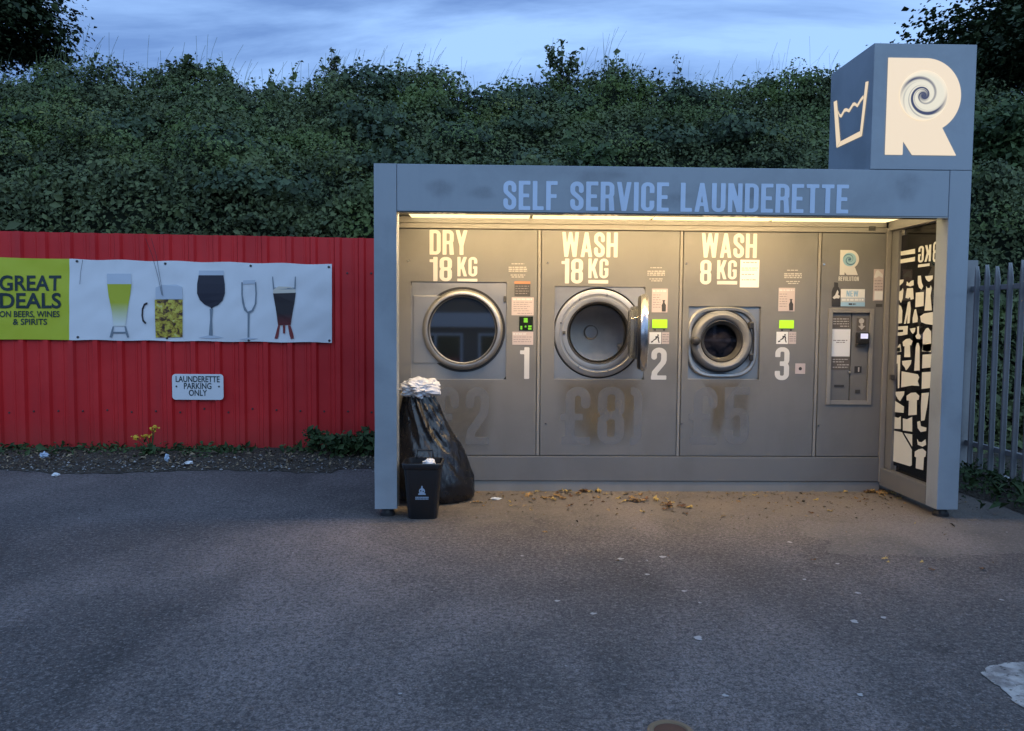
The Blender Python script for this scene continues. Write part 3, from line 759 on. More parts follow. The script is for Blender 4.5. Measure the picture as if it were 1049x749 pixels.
# printed drinks (shapes in survey pixels; from zoom 95+x*.2383, 255+y*.2381)
zb = lambda x, y: (95+x*.2383, 255+y*.2381)
def bshape(name, pts, mt, lvl=1):
    q = [bsurf(*zb(x, y), PRINT_D+.0025*lvl) for x, y in pts]
    MB().poly3(q).build(name, mt, bn, fix=False)
LAGER = mat('print_lager', (.50, .50, .04), .5); GLASSP = mat('print_glass', (.52, .57, .64), .5); GREYP = mat('print_grey', (.20, .24, .28), .5)
WINE = mat('print_wine', (.02, .02, .035), .5); COLA = mat('print_cola', (.022, .014, .016), .5); REDP = mat('print_red', (.22, .03, .03), .5)
FOAM = mat('print_foam', (.66, .60, .50), .5); BROWN = mat('print_brown', (.05, .025, .015), .5)
def blend_print(name, a, b, z_lo, z_hi):
    mt = mat(name, a, .5); k = NT(mt); s = k.n('ShaderNodeSeparateXYZ', {0: k.obj()})
    k.base(k.mix(k.n('ShaderNodeMapRange', {0: s.outputs[2], 1: z_lo, 2: z_hi, 3: 0., 4: 1.}).outputs[0], a, b)); return mt
bz = bn.location.z
zrel = lambda y: bp(95+110*.2383, 255+y*.2381)[2]-bz
LAGERG = blend_print('print_lager_fade', (.70, .72, .66), (.46, .48, .03), zrel(320), zrel(230))
COLAG = blend_print('print_cola_fade', (.16, .02, .02), (.018, .012, .016), zrel(330), zrel(270))
def hole_mug():
    mt = mat('print_mug', (.5, .4, .03), .5); k = NT(mt)
    n1 = k.noise(k.obj((1, 1, 1)), 15, 4, .6, 1.2); n2 = k.noise(k.obj(), 34, 3, .6)
    k.base(k.ramp(k.math('ADD', k.math('MULTIPLY', n1, .75), k.math('MULTIPLY', n2, .25)), [(.36, (.03, .014, .01)), (.44, (.11, .05, .02)), (.49, (.42, .30, .03)), (.60, (.62, .54, .08)), (.70, (.62, .62, .50))])); return mt
MUG = hole_mug()
bshape('glass_rim', [(62,105),(165,105),(168,150),(64,150)], GLASSP, 1)
bshape('beer', [(64,150),(168,150),(163,190),(150,270),(143,330),(92,330),(84,270),(70,200)], LAGERG, 1)
bshape('glass_foot', [(88,332),(94,332),(90,355),(143,355),(139,332),(146,332),(158,378),(150,380),(144,362),(90,362),(84,380),(74,378)], GREYP, 1)
bshape('mug_top', [(272,215),(272,165),(300,154),(360,152),(386,162),(388,215)], GLASSP, 1)
bshape('mug', [(268,217),(388,217),(389,300),(387,378),(272,380),(270,300)], MUG, 1)
bshape('mug_handle', [(236,228),(222,234),(213,255),(211,285),(216,310),(228,322),(232,316),(222,304),(218,285),(219,260),(226,242),(238,235)], COLA, 1)
bshape('wine_glass_rim', [(458,92),(564,92),(564,112),(458,112)], GLASSP, 1)
bshape('wine', [(457,112),(563,112),(569,150),(570,190),(560,220),(540,240),(518,249),(512,258),(506,249),(482,238),(462,218),(451,190),(451,150)], WINE, 1)
bshape('wine_stem', [(504,256),(518,256),(515,300),(517,372),(500,372),(506,300)], GREYP, 1)
bshape('wine_foot', [(455,380),(500,370),(520,370),(565,380),(510,384)], GLASSP, 1)
bshape('flute', [(640,142),(646,142),(646,200),(655,245),(668,268),(684,262),(697,235),(700,190),(698,142),(704,142),(706,190),(704,235),(692,265),(676,276),(674,385),(667,385),(667,276),(652,262),(643,230),(640,190)], GREYP, 1)
bshape('flute_bubbles', [(648,134),(700,132),(700,148),(648,150)], GLASSP, 1)
bshape('flute_foot', [(630,388),(668,380),(678,380),(715,383),(675,390)], GLASSP, 1)
bshape('foam', [(778,172),(800,160),(850,162),(870,172),(872,188),(776,190)], FOAM, 1)
bshape('dark_beer', [(776,190),(873,187),(868,230),(856,300),(852,325),(797,327),(790,270),(783,230)], COLAG, 1)
bshape('beer_rim', [(772,118),(776,118),(781,165),(867,165),(870,118),(874,118),(872,172),(776,174)], GREYP, 1)
bshape('beer_foot', [(797,327),(806,327),(800,370),(796,385),(782,384),(788,362)], REDP, 1)
bshape('beer_foot', [(818,327),(828,327),(828,362),(819,362)], REDP, 1)
bshape('beer_foot', [(840,327),(851,327),(862,362),(866,384),(852,386),(846,366)], REDP, 1)
for q, (x_, y_) in enumerate([(79, 267.3), (169.6, 269.8), (257, 272), (337, 273.2), (80, 345), (171, 346), (255, 348), (337.5, 348.5)]):
    c = bsurf(x_, y_, .004); MB().lathe(c[0], c[2], [(.0, c[1]-.006), (.009, c[1]-.006), (.013, c[1]-.002), (.013, c[1]+.02)], 12).build('eyelet', DKMETAL, bn)
# loose ties hanging over the fence in front of the banner
for pts in ([(150, 244), (157, 262), (163, 284), (167, 302)], [(156, 244), (161, 262), (165, 285), (168, 303)], [(86, 266), (84, 278), (83, 291)]):
    MB().tube([bsurf(x_, y_, .025) for x_, y_ in pts], .002, 5).build('tie_cord', INK, bn)

# ------------------------------------------------------------------ parking sign
pa, pb = onY(177, 409, 2.75), onY(229, 383, 2.75); sy = fence_y(pa.x)-.034
pa, pb = onY(177, 409, sy), onY(229, 383, sy)
sg = thing('parking_sign', 'small white launderette parking sign on the red fence below the banner', 'sign', (pa.x, sy, pa.z))
def rr_pts(x0, z0, x1, z1, r, y, n=6):
    o = []
    for cx, cz, a0 in ((x1-r, z1-r, 0), (x0+r, z1-r, 90), (x0+r, z0+r, 180), (x1-r, z0+r, 270)):
        o += [(cx+r*math.cos(R(a0+90*i/n)), y, cz+r*math.sin(R(a0+90*i/n))) for i in range(n+1)]
    return o
MB().prism(rr_pts(pa.x, pa.z, pb.x, pb.z, .035, sy), (0, -.012, 0)).build('plate', BWHITE, sg, bevel=.002)
scx = (pa.x+pb.x)/2; shh = pb.z-pa.z
for i, (t, wd) in enumerate((('LAUNDERETTE', .455), ('PARKING', .285), ('ONLY', .19))):
    font_text(t, .088, .0015, flatY(sy-.0145), (scx, pb.z-.082-.072*i), sg, NAVY, 'lettering', wd)
for xx in (pa.x+.045, pb.x-.045):
    MB().lathe(xx, pa.z+shh*.52, [(0, sy-.018), (.008, sy-.017), (.010, sy-.0125)], 12).build('screw', DKMETAL, sg)

# ================================================================== LAUNDERETTE SHELTER
W, H0, H1, FB_, WP = 4.2, .06, 2.481, 2.150, .156
kk = thing('launderette_kiosk', 'grey metal self service launderette shelter with lit ceiling', 'launderette', (W/2, .9, 0))
def part(name, mt, boxes, bevel=.004, parent=kk, label=None):
    for q in boxes: o = MB().box(*q).build(name, mt, parent, bevel=bevel, label=label)
    return o
# left post with a dent near the bottom
def dented_post():
    b = MB(); n = 26; rings = []
    for i in range(n+1):
        z = H0+(H1-H0)*i/n; d = .014*math.exp(-((z-.62)/.13)**2); e = .010*math.exp(-((z-.40)/.10)**2)
        rings.append([(0-e*.2, d, z), (.05, d*.7+.001, z), (.11, e*.5, z), (WP, e, z), (WP, .15, z), (0, .15, z)])
    return b.loft(rings)
dented_post().build('post', FRAME, kk, smooth=True)
part('post', FRAME, [(W-WP, 0, H0, W, .15, H1)])
part('fascia', FRAME, [(WP+.003, 0, FB_+.006, W-WP-.003, .09, H1-.001)])
part('soffit_lip', SOFFIT, [(WP+.003, .002, FB_-.002, W-WP-.003, .088, FB_+.004)], 0)
part('roof', FRAME, [(.004, .152, H1-.06, W-.004, 1.90, H1-.004)])
part('side_wall', TRIM, [(.004, .152, H0+.002, .06, .855, H1-.062)])
part('body', FRAME, [(.006, 1.42, H0, W-.006, 1.898, H1-.063)])
part('body_side', FRAME, [(.006, .882, H0, .06, 1.418, H1-.063)])
part('body_side', FRAME, [(W-.06, .882, H0, W-.006, 1.418, H1-.063)])
# surround of the machine fronts
part('transom', TRIM, [(.062, .852, 2.136, 4.036, .88, 2.176)], .003)
part('plinth', PANEL, [(.062, .85, .088, 4.036, .88, .291)], .004)
part('plinth_base', TRIM, [(.062, .862, .0, 4.05, .93, .083)], 0)
for x0, x1 in ((1.193, 1.216), (2.348, 2.370), (3.480, 3.504)):
    part('mullion', TRIM, [(x0, .862, .295, x1, .88, 2.132)], .002)
part('stile', TRIM, [(4.034+.002, .84, .085, 4.074, .88, 2.174)], .002)
part('backing', DARK, [(.062, .90, .29, 1.16, .92, 2.18), (3.5, .90, .29, 4.06, .92, 2.18)], 0)
# ceiling and light
part('ceiling', TRIM, [(.062, .092, 2.235, 4.14, .90, 2.26)], 0)
JX = [.16, 1.13, 2.10, 3.07, 4.03]
for a, b in zip(JX[:-1], JX[1:]):
    part('light_panel', LIGHT, [(a+.014, .10, 2.218, b-.014, .846, 2.232)], 0)
    part('hidden_fill_strip', FILL_STRIP, [(max(a+.02, .24), .105, 2.188, min(b-.02, 3.42), .135, 2.206)], 0)  # unseen strip added behind the fascia lip to light the fronts and ground
part('light_trim', TRIM, [(.062, .849, 2.179, 4.03, .90, 2.232)], 0)
part('vent', DKMETAL, [(*P(890, 236, .85)[:1], .848, P(890, 236, .85)[1], P(897, 231.5, .85)[0], .851, P(897, 231.5, .85)[1])], 0)
# glazed right side
part('base_rail', PANEL, [(W-WP, .152, H0, W-.004, .85, .205)])
part('top_rail', TRIM, [(W-WP, .152, 2.150, W-.004, .85, 2.235)])
part('rear_stile', PANEL, [(4.078, .74, .207, W-.008, .85, 2.148)], .004)
GXP = 4.10
part('side_glass', GLASS, [(GXP, .153, .207, GXP+.010, .738, 2.148)], 0)
gl = part('glass_clip', BRIGHT, [(GXP-.012, .68, 2.10, GXP-.001, .72, 2.147), (GXP-.012, .68, .208, GXP-.001, .72, .25)], .002)
part('door_stop', DKMETAL, [(4.05, .72, P(905, 385)[1]-.02, 4.077, .76, P(905, 385)[1]+.02)], .004)
# white garment graphics on the glass (drawn in survey pixels of the glass plane)
z6 = lambda x, y: (900+x*.1937, 225+y*.1937)
z7 = lambda x, y: (900+x*.2005, 350+y*.2005)
g6 = [[(103,170),(193,152),(193,178),(101,190)],[(101,212),(193,195),(192,218),(99,232)],
 [(95,318),(133,315),(130,330),(118,342),(112,347),(104,340)],[(147,345),(150,325),(160,335),(172,322),(185,318),(186,345),(167,352)],
 [(88,375),(108,380),(122,372),(128,360),(132,372),(128,415),(118,440),(112,425),(90,425)],[(150,362),(182,360),(186,418),(170,422),(166,408),(158,416),(142,412)],
 [(208,296),(224,294),(228,330),(236,350),(228,368),(214,358),(207,335)],[(245,297),(288,293),(286,312),(270,325),(262,325),(252,315)],
 [(197,385),(240,380),(238,455),(194,462)],[(252,348),(258,360),(270,360),(276,345),(282,360),(275,400),(282,478),(243,480),(250,400)],
 [(105,448),(118,455),(126,480),(124,545),(88,550),(86,500),(92,465)],[(155,435),(167,430),(170,470),(165,545),(152,548),(153,500),(145,548),(134,550),(145,490)],
 [(190,475),(198,470),(208,520),(206,540),(180,545),(180,520)],[(220,510),(240,495),(288,487),(286,555),(250,550),(225,540)],
 [(84,565),(155,560),(153,605),(120,612),(84,612),(84,597),(130,592),(130,580),(84,582)],[(165,575),(195,570),(192,590),(182,602),(172,592)],
 [(235,600),(250,575),(262,570),(278,590),(280,690),(258,697),(232,690)],[(84,690),(88,660),(100,672),(112,655),(116,695),(84,698)],
 [(127,645),(145,630),(165,627),(180,640),(172,665),(166,660),(168,725),(136,725),(138,668),(130,668)],[(205,565),(214,562),(214,600),(224,615),(218,630),(202,628),(194,615),(204,602)],
 [(210,236),(270,229),(270,243),(208,251)]]
g7 = [[(78,68),(112,66),(106,235),(98,237),(97,110),(90,112),(86,235),(74,233)],[(120,97),(168,92),(165,112),(150,135),(140,145),(134,130),(122,115)],
 [(118,150),(200,165),(208,180),(200,200),(208,225),(170,222),(115,232)],[(190,25),(196,5),(204,5),(210,25),(210,145),(182,147)],
 [(225,12),(270,8),(268,50),(222,48)],[(225,65),(270,62),(266,130),(222,135)],[(222,155),(268,152),(262,235),(220,240)],
 [(220,262),(258,258),(248,330),(235,400),(217,403),(216,330)],[(85,255),(132,252),(130,270),(110,303),(98,290),(88,272)],[(75,295),(130,330),(128,362),(72,357)],
 [(143,275),(165,260),(190,258),(208,275),(205,295),(196,297),(195,372),(152,375),(155,300),(143,298)],[(68,378),(100,388),(114,380),(114,445),(68,442)],
 [(124,390),(145,395),(172,382),(172,458),(124,452)],[(197,408),(212,403),(216,430),(245,438),(243,455),(215,460),(200,440)],
 [(65,450),(120,462),(170,550),(170,630),(160,635),(62,605)],[(130,465),(172,472),(172,535)],[(197,495),(205,510),(220,512),(240,497),(243,525),(225,535),(200,525)],
 [(185,560),(205,548),(225,545),(243,560),(240,585),(232,590),(228,655),(190,645),(192,590),(184,585)],
 [(80,12),(84,28),(108,28),(112,10),(116,50),(80,55)]]
gb = MB()
def gq(z, p): q = onX(*z(*p), GXP-.003); return (GXP-.003, q.y, q.z)
for z_, gs in ((z6, g6), (z7, g7)):
    for pts in gs: gb.poly3([gq(z_, p) for p in pts])
ka, kb = gq(z6, (276, 218)), gq(z6, (212, 118))
letters(gb, 'KG', lambda u, v: (GXP-.003, u, v), ka[1], ka[2]-.0, kb[1]-ka[1], .125)
letters(gb, '8', lambda u, v: (GXP-.003, u, v), ka[1]-.085, ka[2]-.01, .06, .15)
SIDEVINYL = worn_metal('garment_vinyl', (.72, .72, .66), .5, .95)
gb.build('garment_graphics', SIDEVINYL, kk, fix=False, label='white clothes silhouettes stuck to the side glass')
# feet
for fx, fy in ((.03, .03), (W-.13, .03), (.03, 1.75), (W-.13, 1.75)):
    MB().lathe(fx+.05, 0, [(.0, .0), (.055, .0), (.055, .02), (.045, .03), (.04, H0), (0, H0)], 20, 'Z', fy+.05).build('foot', RUBBER, kk, smooth=True)
# fascia lettering
(ua, va), (ub, vb) = P(515.5, 213.5, -.003), P(870, 188, -.003)
def fl(text, x0, x1):
    a, b = P(x0, 213, -.003), P(x1, 213, -.003); letters(MB(), text, flatY(-.003), a[0], FB_+.022, b[0]-a[0], .201, .075).build('lettering', VINYLB, kk, fix=False)
fl('SELF', 515.5, 571); fl('SERVICE', 584, 685); fl('LAUNDERETTE', 697, 869)
SMUDGE = soft_film('smudge_film', (.14, .145, .15), .26, (6, 6, 6), .30, .7)
for px_, py_, rx, rz in ((452, 193, .11, .07), (494, 197, .10, .05), (690, 205, .12, .06), (930, 192, .10, .12), (610, 180, .2, .05), (760, 198, .15, .06)):
    c = P(px_, py_, -.002); film('smudge', [(c[0]+rx*math.cos(a)*(1+.25*math.sin(3*a+px_)), -.0018, c[1]+rz*math.sin(a)) for a in np.linspace(0, 6.283, 14, endpoint=False)], SMUDGE, kk)

# ------------------------------------------------------------------ sign box on the roof
XB0 = W-.727; ZB1 = H1+.869
sb = thing('sign_box', 'square grey sign box with a glowing R logo on the launderette roof', 'illuminated sign', (XB0+.36, .35, H1))
part('box', FRAME, [(XB0, 0.0, H1+.002, W, .704, ZB1)], .004, sb)
zr = lambda x, y: (840+x*.2002, 30+y*.2002)
def rp_(x, y): p = onY(*zr(x, y), -.003); return p.x, p.z
rl, rt_ = rp_(340, 400)[0], rp_(349, 143)[1]; rbt = rp_(400, 641)[1]; rx1 = rp_(722, 335)[0]
hh = rt_-rbt; bowl = .385*hh; bcz = rt_-bowl; bcx = rx1-bowl
leg = d_poly((rl+.26*hh, rbt), (rp_(697, 645)[0], rbt), (rp_(620, 500)[0], rbt+.31*hh), (rl+.20*hh, rbt+.31*hh))
Rf = U(d_box(rl, rbt, rl+.19*hh, rt_), AND(d_disc(bcx, bcz, bowl), d_box(rl, rbt+.2*hh, 9, 9)), d_box(rl, bcz-bowl*.72, bcx, rt_),
       d_poly((rp_(470, 645)[0], rbt), (rp_(697, 645)[0], rbt), (rp_(622, 505)[0], rbt+.30*hh), (rl+.19*hh, rbt+.30*hh), (rl+.19*hh, rbt+.14*hh)))
fieldshape(MB(), Rf, (rl-.01, rbt-.01, rx1+.01, rt_+.01), flatY(-.003), 110).build('logo', GLOW, sb, fix=False, label='glowing cream letter R')
sc = (rp_(530, 338)[0], rp_(530, 338)[1]); sr = rp_(655, 338)[0]-sc[0]
SW = swirl('logo_swirl', (.56, .44, .29), (.02, .02, .045), (sc[0]-sb.location.x, sc[1]-sb.location.z), sr, .85)
fieldshape(MB(), d_disc(*sc, sr), (sc[0]-sr-.01, sc[1]-sr-.01, sc[0]+sr+.01, sc[1]+sr+.01), flatY(-.006), 60).build('swirl', SW, sb, fix=False)
ic = MB()
def ip(x, y): q = onX(*zr(x, y), XB0-.003); return (XB0-.003, q.y, q.z)
ic.poly3([ip(*p) for p in [(70,370),(86,362),(104,572),(84,604)]])
ic.poly3([ip(*p) for p in [(85,605),(105,572),(204,520),(213,545)]])
ic.poly3([ip(*p) for p in [(205,520),(233,268),(248,264),(216,530),(214,545)]])
wv = [(92,412),(100,432),(108,434),(124,405),(134,402),(148,408),(168,375),(178,372),(190,382),(208,352),(222,335)]
ic.poly3([ip(x, y) for x, y in wv]+[ip(x+1, y+16) for x, y in reversed(wv)])
ic.build('wash_symbol', GLOW, sb, fix=False, label='glowing wash tub symbol with wavy water line')

# ------------------------------------------------------------------ machines
def front_panel(root, x0, x1, hole, mt=PANEL):
    z0, z1, y0, y1 = .297, 2.130, .858, .884; b = MB()
    if hole:
        hx0, hz0, hx1, hz1 = hole
        # one plate with a square opening
        o = [(x0, z0), (x1, z0), (x1, z1), (x0, z1)]; i = [(hx0, hz0), (hx1, hz0), (hx1, hz1), (hx0, hz1)]
        vs = [(p[0], y, p[1]) for y in (y0, y1) for p in o+i]
        fs = []
        for q in range(4):
            r_ = (q+1) % 4
            fs += [(q, r_, 4+r_, 4+q), (8+q, 12+q, 12+r_, 8+r_), (q, 8+q, 8+r_, r_), (4+q, 4+r_, 12+r_, 12+q)]
        b.add(vs, fs)
    else: b.box(x0, y0, z0, x1, y1, z1)
    return b.build('front_panel', mt, root, bevel=.003)
def face_plate(root, hole, c, r, y, mt=STEEL, name='face_plate', lip=.012):
    x0, z0, x1, z1 = hole; n = 96; vs = []; fs = []
    for k in range(n):
        a = 2*math.pi*(k+.5)/n; ca, sa = math.cos(a), math.sin(a)
        t = min(((x1 if ca > 0 else x0)-c[0])/ca if abs(ca) > 1e-6 else 9, ((z1 if sa > 0 else z0)-c[1])/sa if abs(sa) > 1e-6 else 9)
        vs.append((c[0]+t*ca, y, c[1]+t*sa)); vs.append((c[0]+r*ca, y, c[1]+r*sa)); vs.append((c[0]+r*ca, y+.03, c[1]+r*sa))
    for k in range(n):
        j = (k+1) % n; fs += [(3*k, 3*j, 3*j+1, 3*k+1), (3*k+1, 3*j+1, 3*j+2, 3*k+2)]
    b = MB().add(vs, fs)
    # corners of the plate
    return b.build(name, mt, root)
def hole_px(x0, y0, x1, y1):
    a = P(x0, y1); b = P(x1, y0); return (a[0], a[1], b[0], b[1])
YL = PY-.0045                                # plane of vinyl lettering on the panel (panel front is .858)
def txt(root, t, x0, y0, x1, y1): return word_px(t, x0, y0, x1, y1, YL, VINYL, root)
def lab(root, name, mt, x0, y0, x1, y1, th=.003, Y=.858, bevel=0): return rect_px(x0, y0, x1, y1, Y-.0005, th, mt, root, name, bevel=bevel)
def lines(root, mt, rows, Y=.8535, name='small_print'):
    b = MB()
    for x0, x1, y0, h in rows:
        # broken up like words
        x = x0
        while x < x1-.5:
            wd = min(random.uniform(1.5, 4.2), x1-x); a = P(x, y0+h); c = P(x+wd, y0); b.rectY(a[0], a[1], c[0], c[1], Y); x += wd+.7
    return b.build(name, mt, root, fix=False)
def lock(root, px_, py_, r=.011):
    c = P(px_, py_); MB().lathe(c[0], c[1], [(0, .848), (r*.75, .848), (r, .852), (r*1.1, .8585)], 18).build('lock', BRIGHT, root, smooth=True)
def seam(root, x0, x1): pass
# --- dryer
dr = thing('tumble_dryer', 'tumble dryer numbered 1 with round dark glass door, leftmost of the built-in machines', 'tumble dryer', (.6, .87, 0))
h1 = hole_px(421, 388, 519, 289) if False else hole_px(421, 289, 519, 388)
front_panel(dr, .066, 1.187, h1)
c1 = P(474, 337.4)
face_plate(dr, h1, c1, .29, .872)
part('hinge_plate', STEEL, [(P(423.5, 302)[0], .862, P(423, 371.5)[1], c1[0]-.18, .8715, P(423, 302.5)[1])], .003, dr)
door = MB().lathe(c1[0], c1[1], [(.262, .842), (.268, .826), (.285, .818), (.305, .822), (.320, .836), (.326, .858), (.326, .8715)], 96).build('door_ring', RINGM, dr, smooth=True)
MB().lathe(c1[0], c1[1], [(.0, .848), (.268, .848)], 96).build('door_glass', DRYGLASS, door)
for v_ in door.children[0].data.vertices: v_.co.y += (v_.co.z-c1[1])*.036
MB().lathe(c1[0], c1[1], [(.264, .846), (.2695, .8225), (.282, .8165)], 96).build('bevel_shade', RUBBER, dr, smooth=True)  # black ring painting in the shade on the inner bevel of the door ring
MB().lathe(c1[0], c1[1], [(.322, .8695), (.346, .8695), (.346, .8716)], 96).build('door_seal_or_shade', RUBBER, dr)  # seal widened in black to paint the shadow edge round the door ring
part('latch', DKMETAL, [(P(516, 305)[0], .855, P(516, 309)[1], P(518.5, 305)[0], .8717, P(516, 303)[1])], .001, dr)
txt(dr, 'DRY', 440, 235.5, 479, 260.5); txt(dr, '18', 440, 263, 463, 287.6); txt(dr, 'KG', 468.5, 263, 489, 282.7)
lab(dr, 'underline', VINYL, 468.5, 285.3, 489, 288); txt(dr, '1', 532.5, 355.4, 542.4, 387.8)
lines(dr, FAINT, [(524, 537, 269.5, .9), (521, 540, 273, 1.2), (521, 540, 275, 1.2), (521, 540, 277, 1.0), (523, 538, 281, .9), (524, 537, 283, .9)])
lab(dr, 'notice', PINK, 527, 288, 543.3, 290.2, label=None) if False else lab(dr, 'notice', mat('orange_strip', (.45, .20, .10), .5), 527, 288, 543.3, 290.4)
lab(dr, 'notice', mat('charcoal_label', (.045, .045, .048), .5), 527, 290.6, 543.3, 303)
lines(dr, LABELINK, [(528, 542, 292.5, .7), (528, 541, 295, .7), (528, 542, 297.5, .7), (528, 540, 300, .7)])
lab(dr, 'notice', PINK, 524, 304.4, 546.8, 322.6)
lines(dr, VINYL, [(525.5, 545, 305.5, 1.6)]); lines(dr, LABELINK, [(526, 545, 309, .6), (526, 541, 311.2, .6), (526, 543, 313.4, .6), (526, 540, 315.6, .6), (526, 543, 317.8, .6), (530, 545, 320.3, .7)])
dsp = lab(dr, 'display', mat('display_black', (.012, .016, .012), .2), 531.8, 324, 546, 338.2, .006)
b = MB()
for x0, y0, x1, y1 in ((536.5, 325.5, 540.5, 330), (533, 333.5, 535, 337.2), (537.5, 333.3, 539.3, 335), (541, 333, 544.5, 335), (541, 335.6, 544.5, 337.4)):
    a, c = P(x0, y1), P(x1, y0); b.rectY(a[0], a[1], c[0], c[1], .8505)
b.build('digits', LED, dsp, fix=False)
lab(dr, 'notice', PINK, 524.8, 339.6, 546.3, 352.8); lines(dr, VINYL, [(525.5, 540, 341, 1.5)]); lines(dr, LABELINK, [(526, 545, 344.6, .6), (526, 543, 347, .6), (526, 544, 349.4, .6)])
lock(dr, 418.5, 267)
# --- ghost prices: where stuck-on figures once were, the paint is paler inside a brown edge
GHOST = decal('ghost_figures', (.25, .255, .268), .50, (2.0, 2.0, 2.0), .0, .5)
GHOSTE = soft_film('ghost_edge', (.175, .150, .115), .50, (6, 6, 6), .05, .55)
RUST = soft_film('brown_stain', (.185, .140, .080), .72, (6, 6, 3.5), .12, .58)
def ghost(root, t, x0, y0, x1, y1, lift=0.0):
    (a0, b0), (a1, b1) = P(x0, y1), P(x1, y0)
    e = .012
    letters(MB(), t, flatY(.8562-lift), a0, b0, a1-a0, b1-b0, .12).build('old_price', GHOST, root, fix=False, label='faint ghost of removed price figures')
def stain(root, outline, mt=RUST, Y=.8568):
    film('stain', [(a, Y, b) for a, b in (P(x, y) for x, y in outline)], mt, root)
stain(dr, [(452, 394), (503, 392), (505, 420), (498, 458), (470, 460), (450, 440)], GHOSTE)
ghost(dr, '£2', 444, 396, 501, 455)
# --- washer 2, door standing open
GW = 'front loading washing machines'
wa = thing('washing_machine', 'washing machine numbered 2 with its round door standing open', 'washing machine', (1.78, .87, 0), GW)
h2 = hole_px(567.5, 294, 661, 388)
front_panel(wa, 1.222, 2.342, h2)
c2 = P(613, 341); rh = .246
face_plate(wa, h2, c2, .3715, .868)
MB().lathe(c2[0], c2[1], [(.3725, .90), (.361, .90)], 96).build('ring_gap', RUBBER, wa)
MB().lathe(c2[0], c2[1], [(.360, .905), (.360, .872), (.356, .866), (.345, .863), (.318, .861), (.314, .865), (.300, .866), (.296, .861), (.270, .859), (.256, .862), (rh, .874), (rh-.004, .905)], 96).build('porthole_ring', RINGM, wa, smooth=True)
MB().lathe(c2[0], c2[1], [(rh+.012, .8665), (rh+.010, .858), (rh-.002, .862), (rh-.012, .885), (rh-.012, .93)], 96).build('door_seal_or_shade', RUBBER, wa, smooth=True)
dm = MB().lathe(c2[0], c2[1], [(rh-.02, .90), (rh-.012, .94), (.30, .96), (.305, 1.30), (.29, 1.345), (.20, 1.36), (.07, 1.365), (0, 1.366)], 96).build('drum', DRUM, wa, smooth=True)
MB().lathe(c2[0], c2[1], [(0, 1.325), (.052, 1.325), (.060, 1.332), (.062, 1.364)], 40).build('hub', RINGM, dm)
for a in (95, 215, 335):
    ca, sa = math.cos(R(a)), math.sin(R(a)); q = []
    for rr_, hw in ((.303, .045), (.25, .012)):
        for s_ in (-1, 1): q.append((c2[0]+rr_*ca-s_*hw*sa, c2[1]+rr_*sa+s_*hw*ca))
    (p0, p1, p2, p3) = q
    MB().add([(p[0], y, p[1]) for y in (.98, 1.33) for p in (p0, p1, p3, p2)], [(0,1,2,3),(4,7,6,5),(0,4,5,1),(1,5,6,2),(2,6,7,3),(3,7,4,0)]).build('paddle', DRUM, dm, bevel=.012)
for a in (78, 120, 165, 240, 285):
    ca, sa = math.cos(R(a)), math.sin(R(a)); MB().lathe(c2[0]+.318*ca, c2[1]+.318*sa, [(0, .852), (.006, .852), (.008, .859)], 10).build('bolt', BRIGHT, wa)
part('latch', DKMETAL, [(c2[0]-.292, .848, c2[1]-.012, c2[0]-.268, .868, c2[1]+.016)], .003, wa)
# the open door: axis nearly along X, inside face to the left
hx = c2[0]+.345
def door_pts(mb_, prof, n=80):
    """profile (radius, depth towards the inside); turned about the hinge by ANG"""
    ANG = R(80); off = .315; vs = []
    for r_, d in prof:
        for k in range(n):
            a = 2*math.pi*k/n; lx = -off+r_*math.cos(a); ly = d; lz = r_*math.sin(a)     # closed: centre left of the hinge, inside = +Y
            X = lx*math.cos(ANG)-ly*math.sin(ANG); Yv = lx*math.sin(ANG)+ly*math.cos(ANG)
            vs.append((hx+X, .835+Yv, c2[1]+.012+lz))
    fs = []
    for i in range(len(prof)-1):
        for k in range(n):
            j = (k+1) % n; fs.append((i*n+k, i*n+j, (i+1)*n+j, (i+1)*n+k))
    return mb_.add(vs, fs)
dw = door_pts(MB(), [(.215, .012), (.25, .018), (.285, .012), (.298, -.004), (.300, -.024), (.288, -.042), (.25, -.050), (.215, -.046)]).build('door', BRIGHT, wa, smooth=True)
door_pts(MB(), [(.213, .022), (.250, .034), (.276, .030), (.288, .014)]).build('door_gasket', RUBBER, dw, smooth=True)
CLEAR = bpy.data.materials.new('door_bowl_glass'); CLEAR.use_nodes = True
_b = CLEAR.node_tree.nodes['Principled BSDF']; _b.inputs['Base Color'].default_value = (.55, .58, .6, 1); _b.inputs['Roughness'].default_value = .04; _b.inputs['Transmission Weight'].default_value = .9; _b.inputs['IOR'].default_value = 1.45
door_pts(MB(), [(.214, -.02), (.212, .015), (.200, .085), (.175, .105), (.0, .112)]).build('door_glass', CLEAR, dw, smooth=True)
door_pts(MB(), [(.2135, -.022), (.0, -.026)]).build('door_cover', mat('smoked_cover', (.03, .03, .035), .12), dw, smooth=True)
hb = MB(); hb.box(hx-.02, .815, c2[1]-.10, hx+.035, .8555, c2[1]-.05).box(hx-.02, .815, c2[1]+.07, hx+.035, .8555, c2[1]+.12)
hb.build('hinge', STEEL, dw, bevel=.005)
MB().tube([(hx+.012, .83, c2[1]-.14), (hx+.012, .83, c2[1]+.16)], .012, 12).build('hinge_pin', BRIGHT, dw, smooth=True)
txt(wa, 'WASH', 575.7, 237.8, 633, 262.8); txt(wa, '18', 575, 264.7, 597.4, 290); txt(wa, 'KG', 602.6, 264.7, 623.4, 284.6)
lab(wa, 'underline', VINYL, 602.6, 286.7, 623, 290); txt(wa, '2', 666.8, 355.8, 683.2, 388.6)
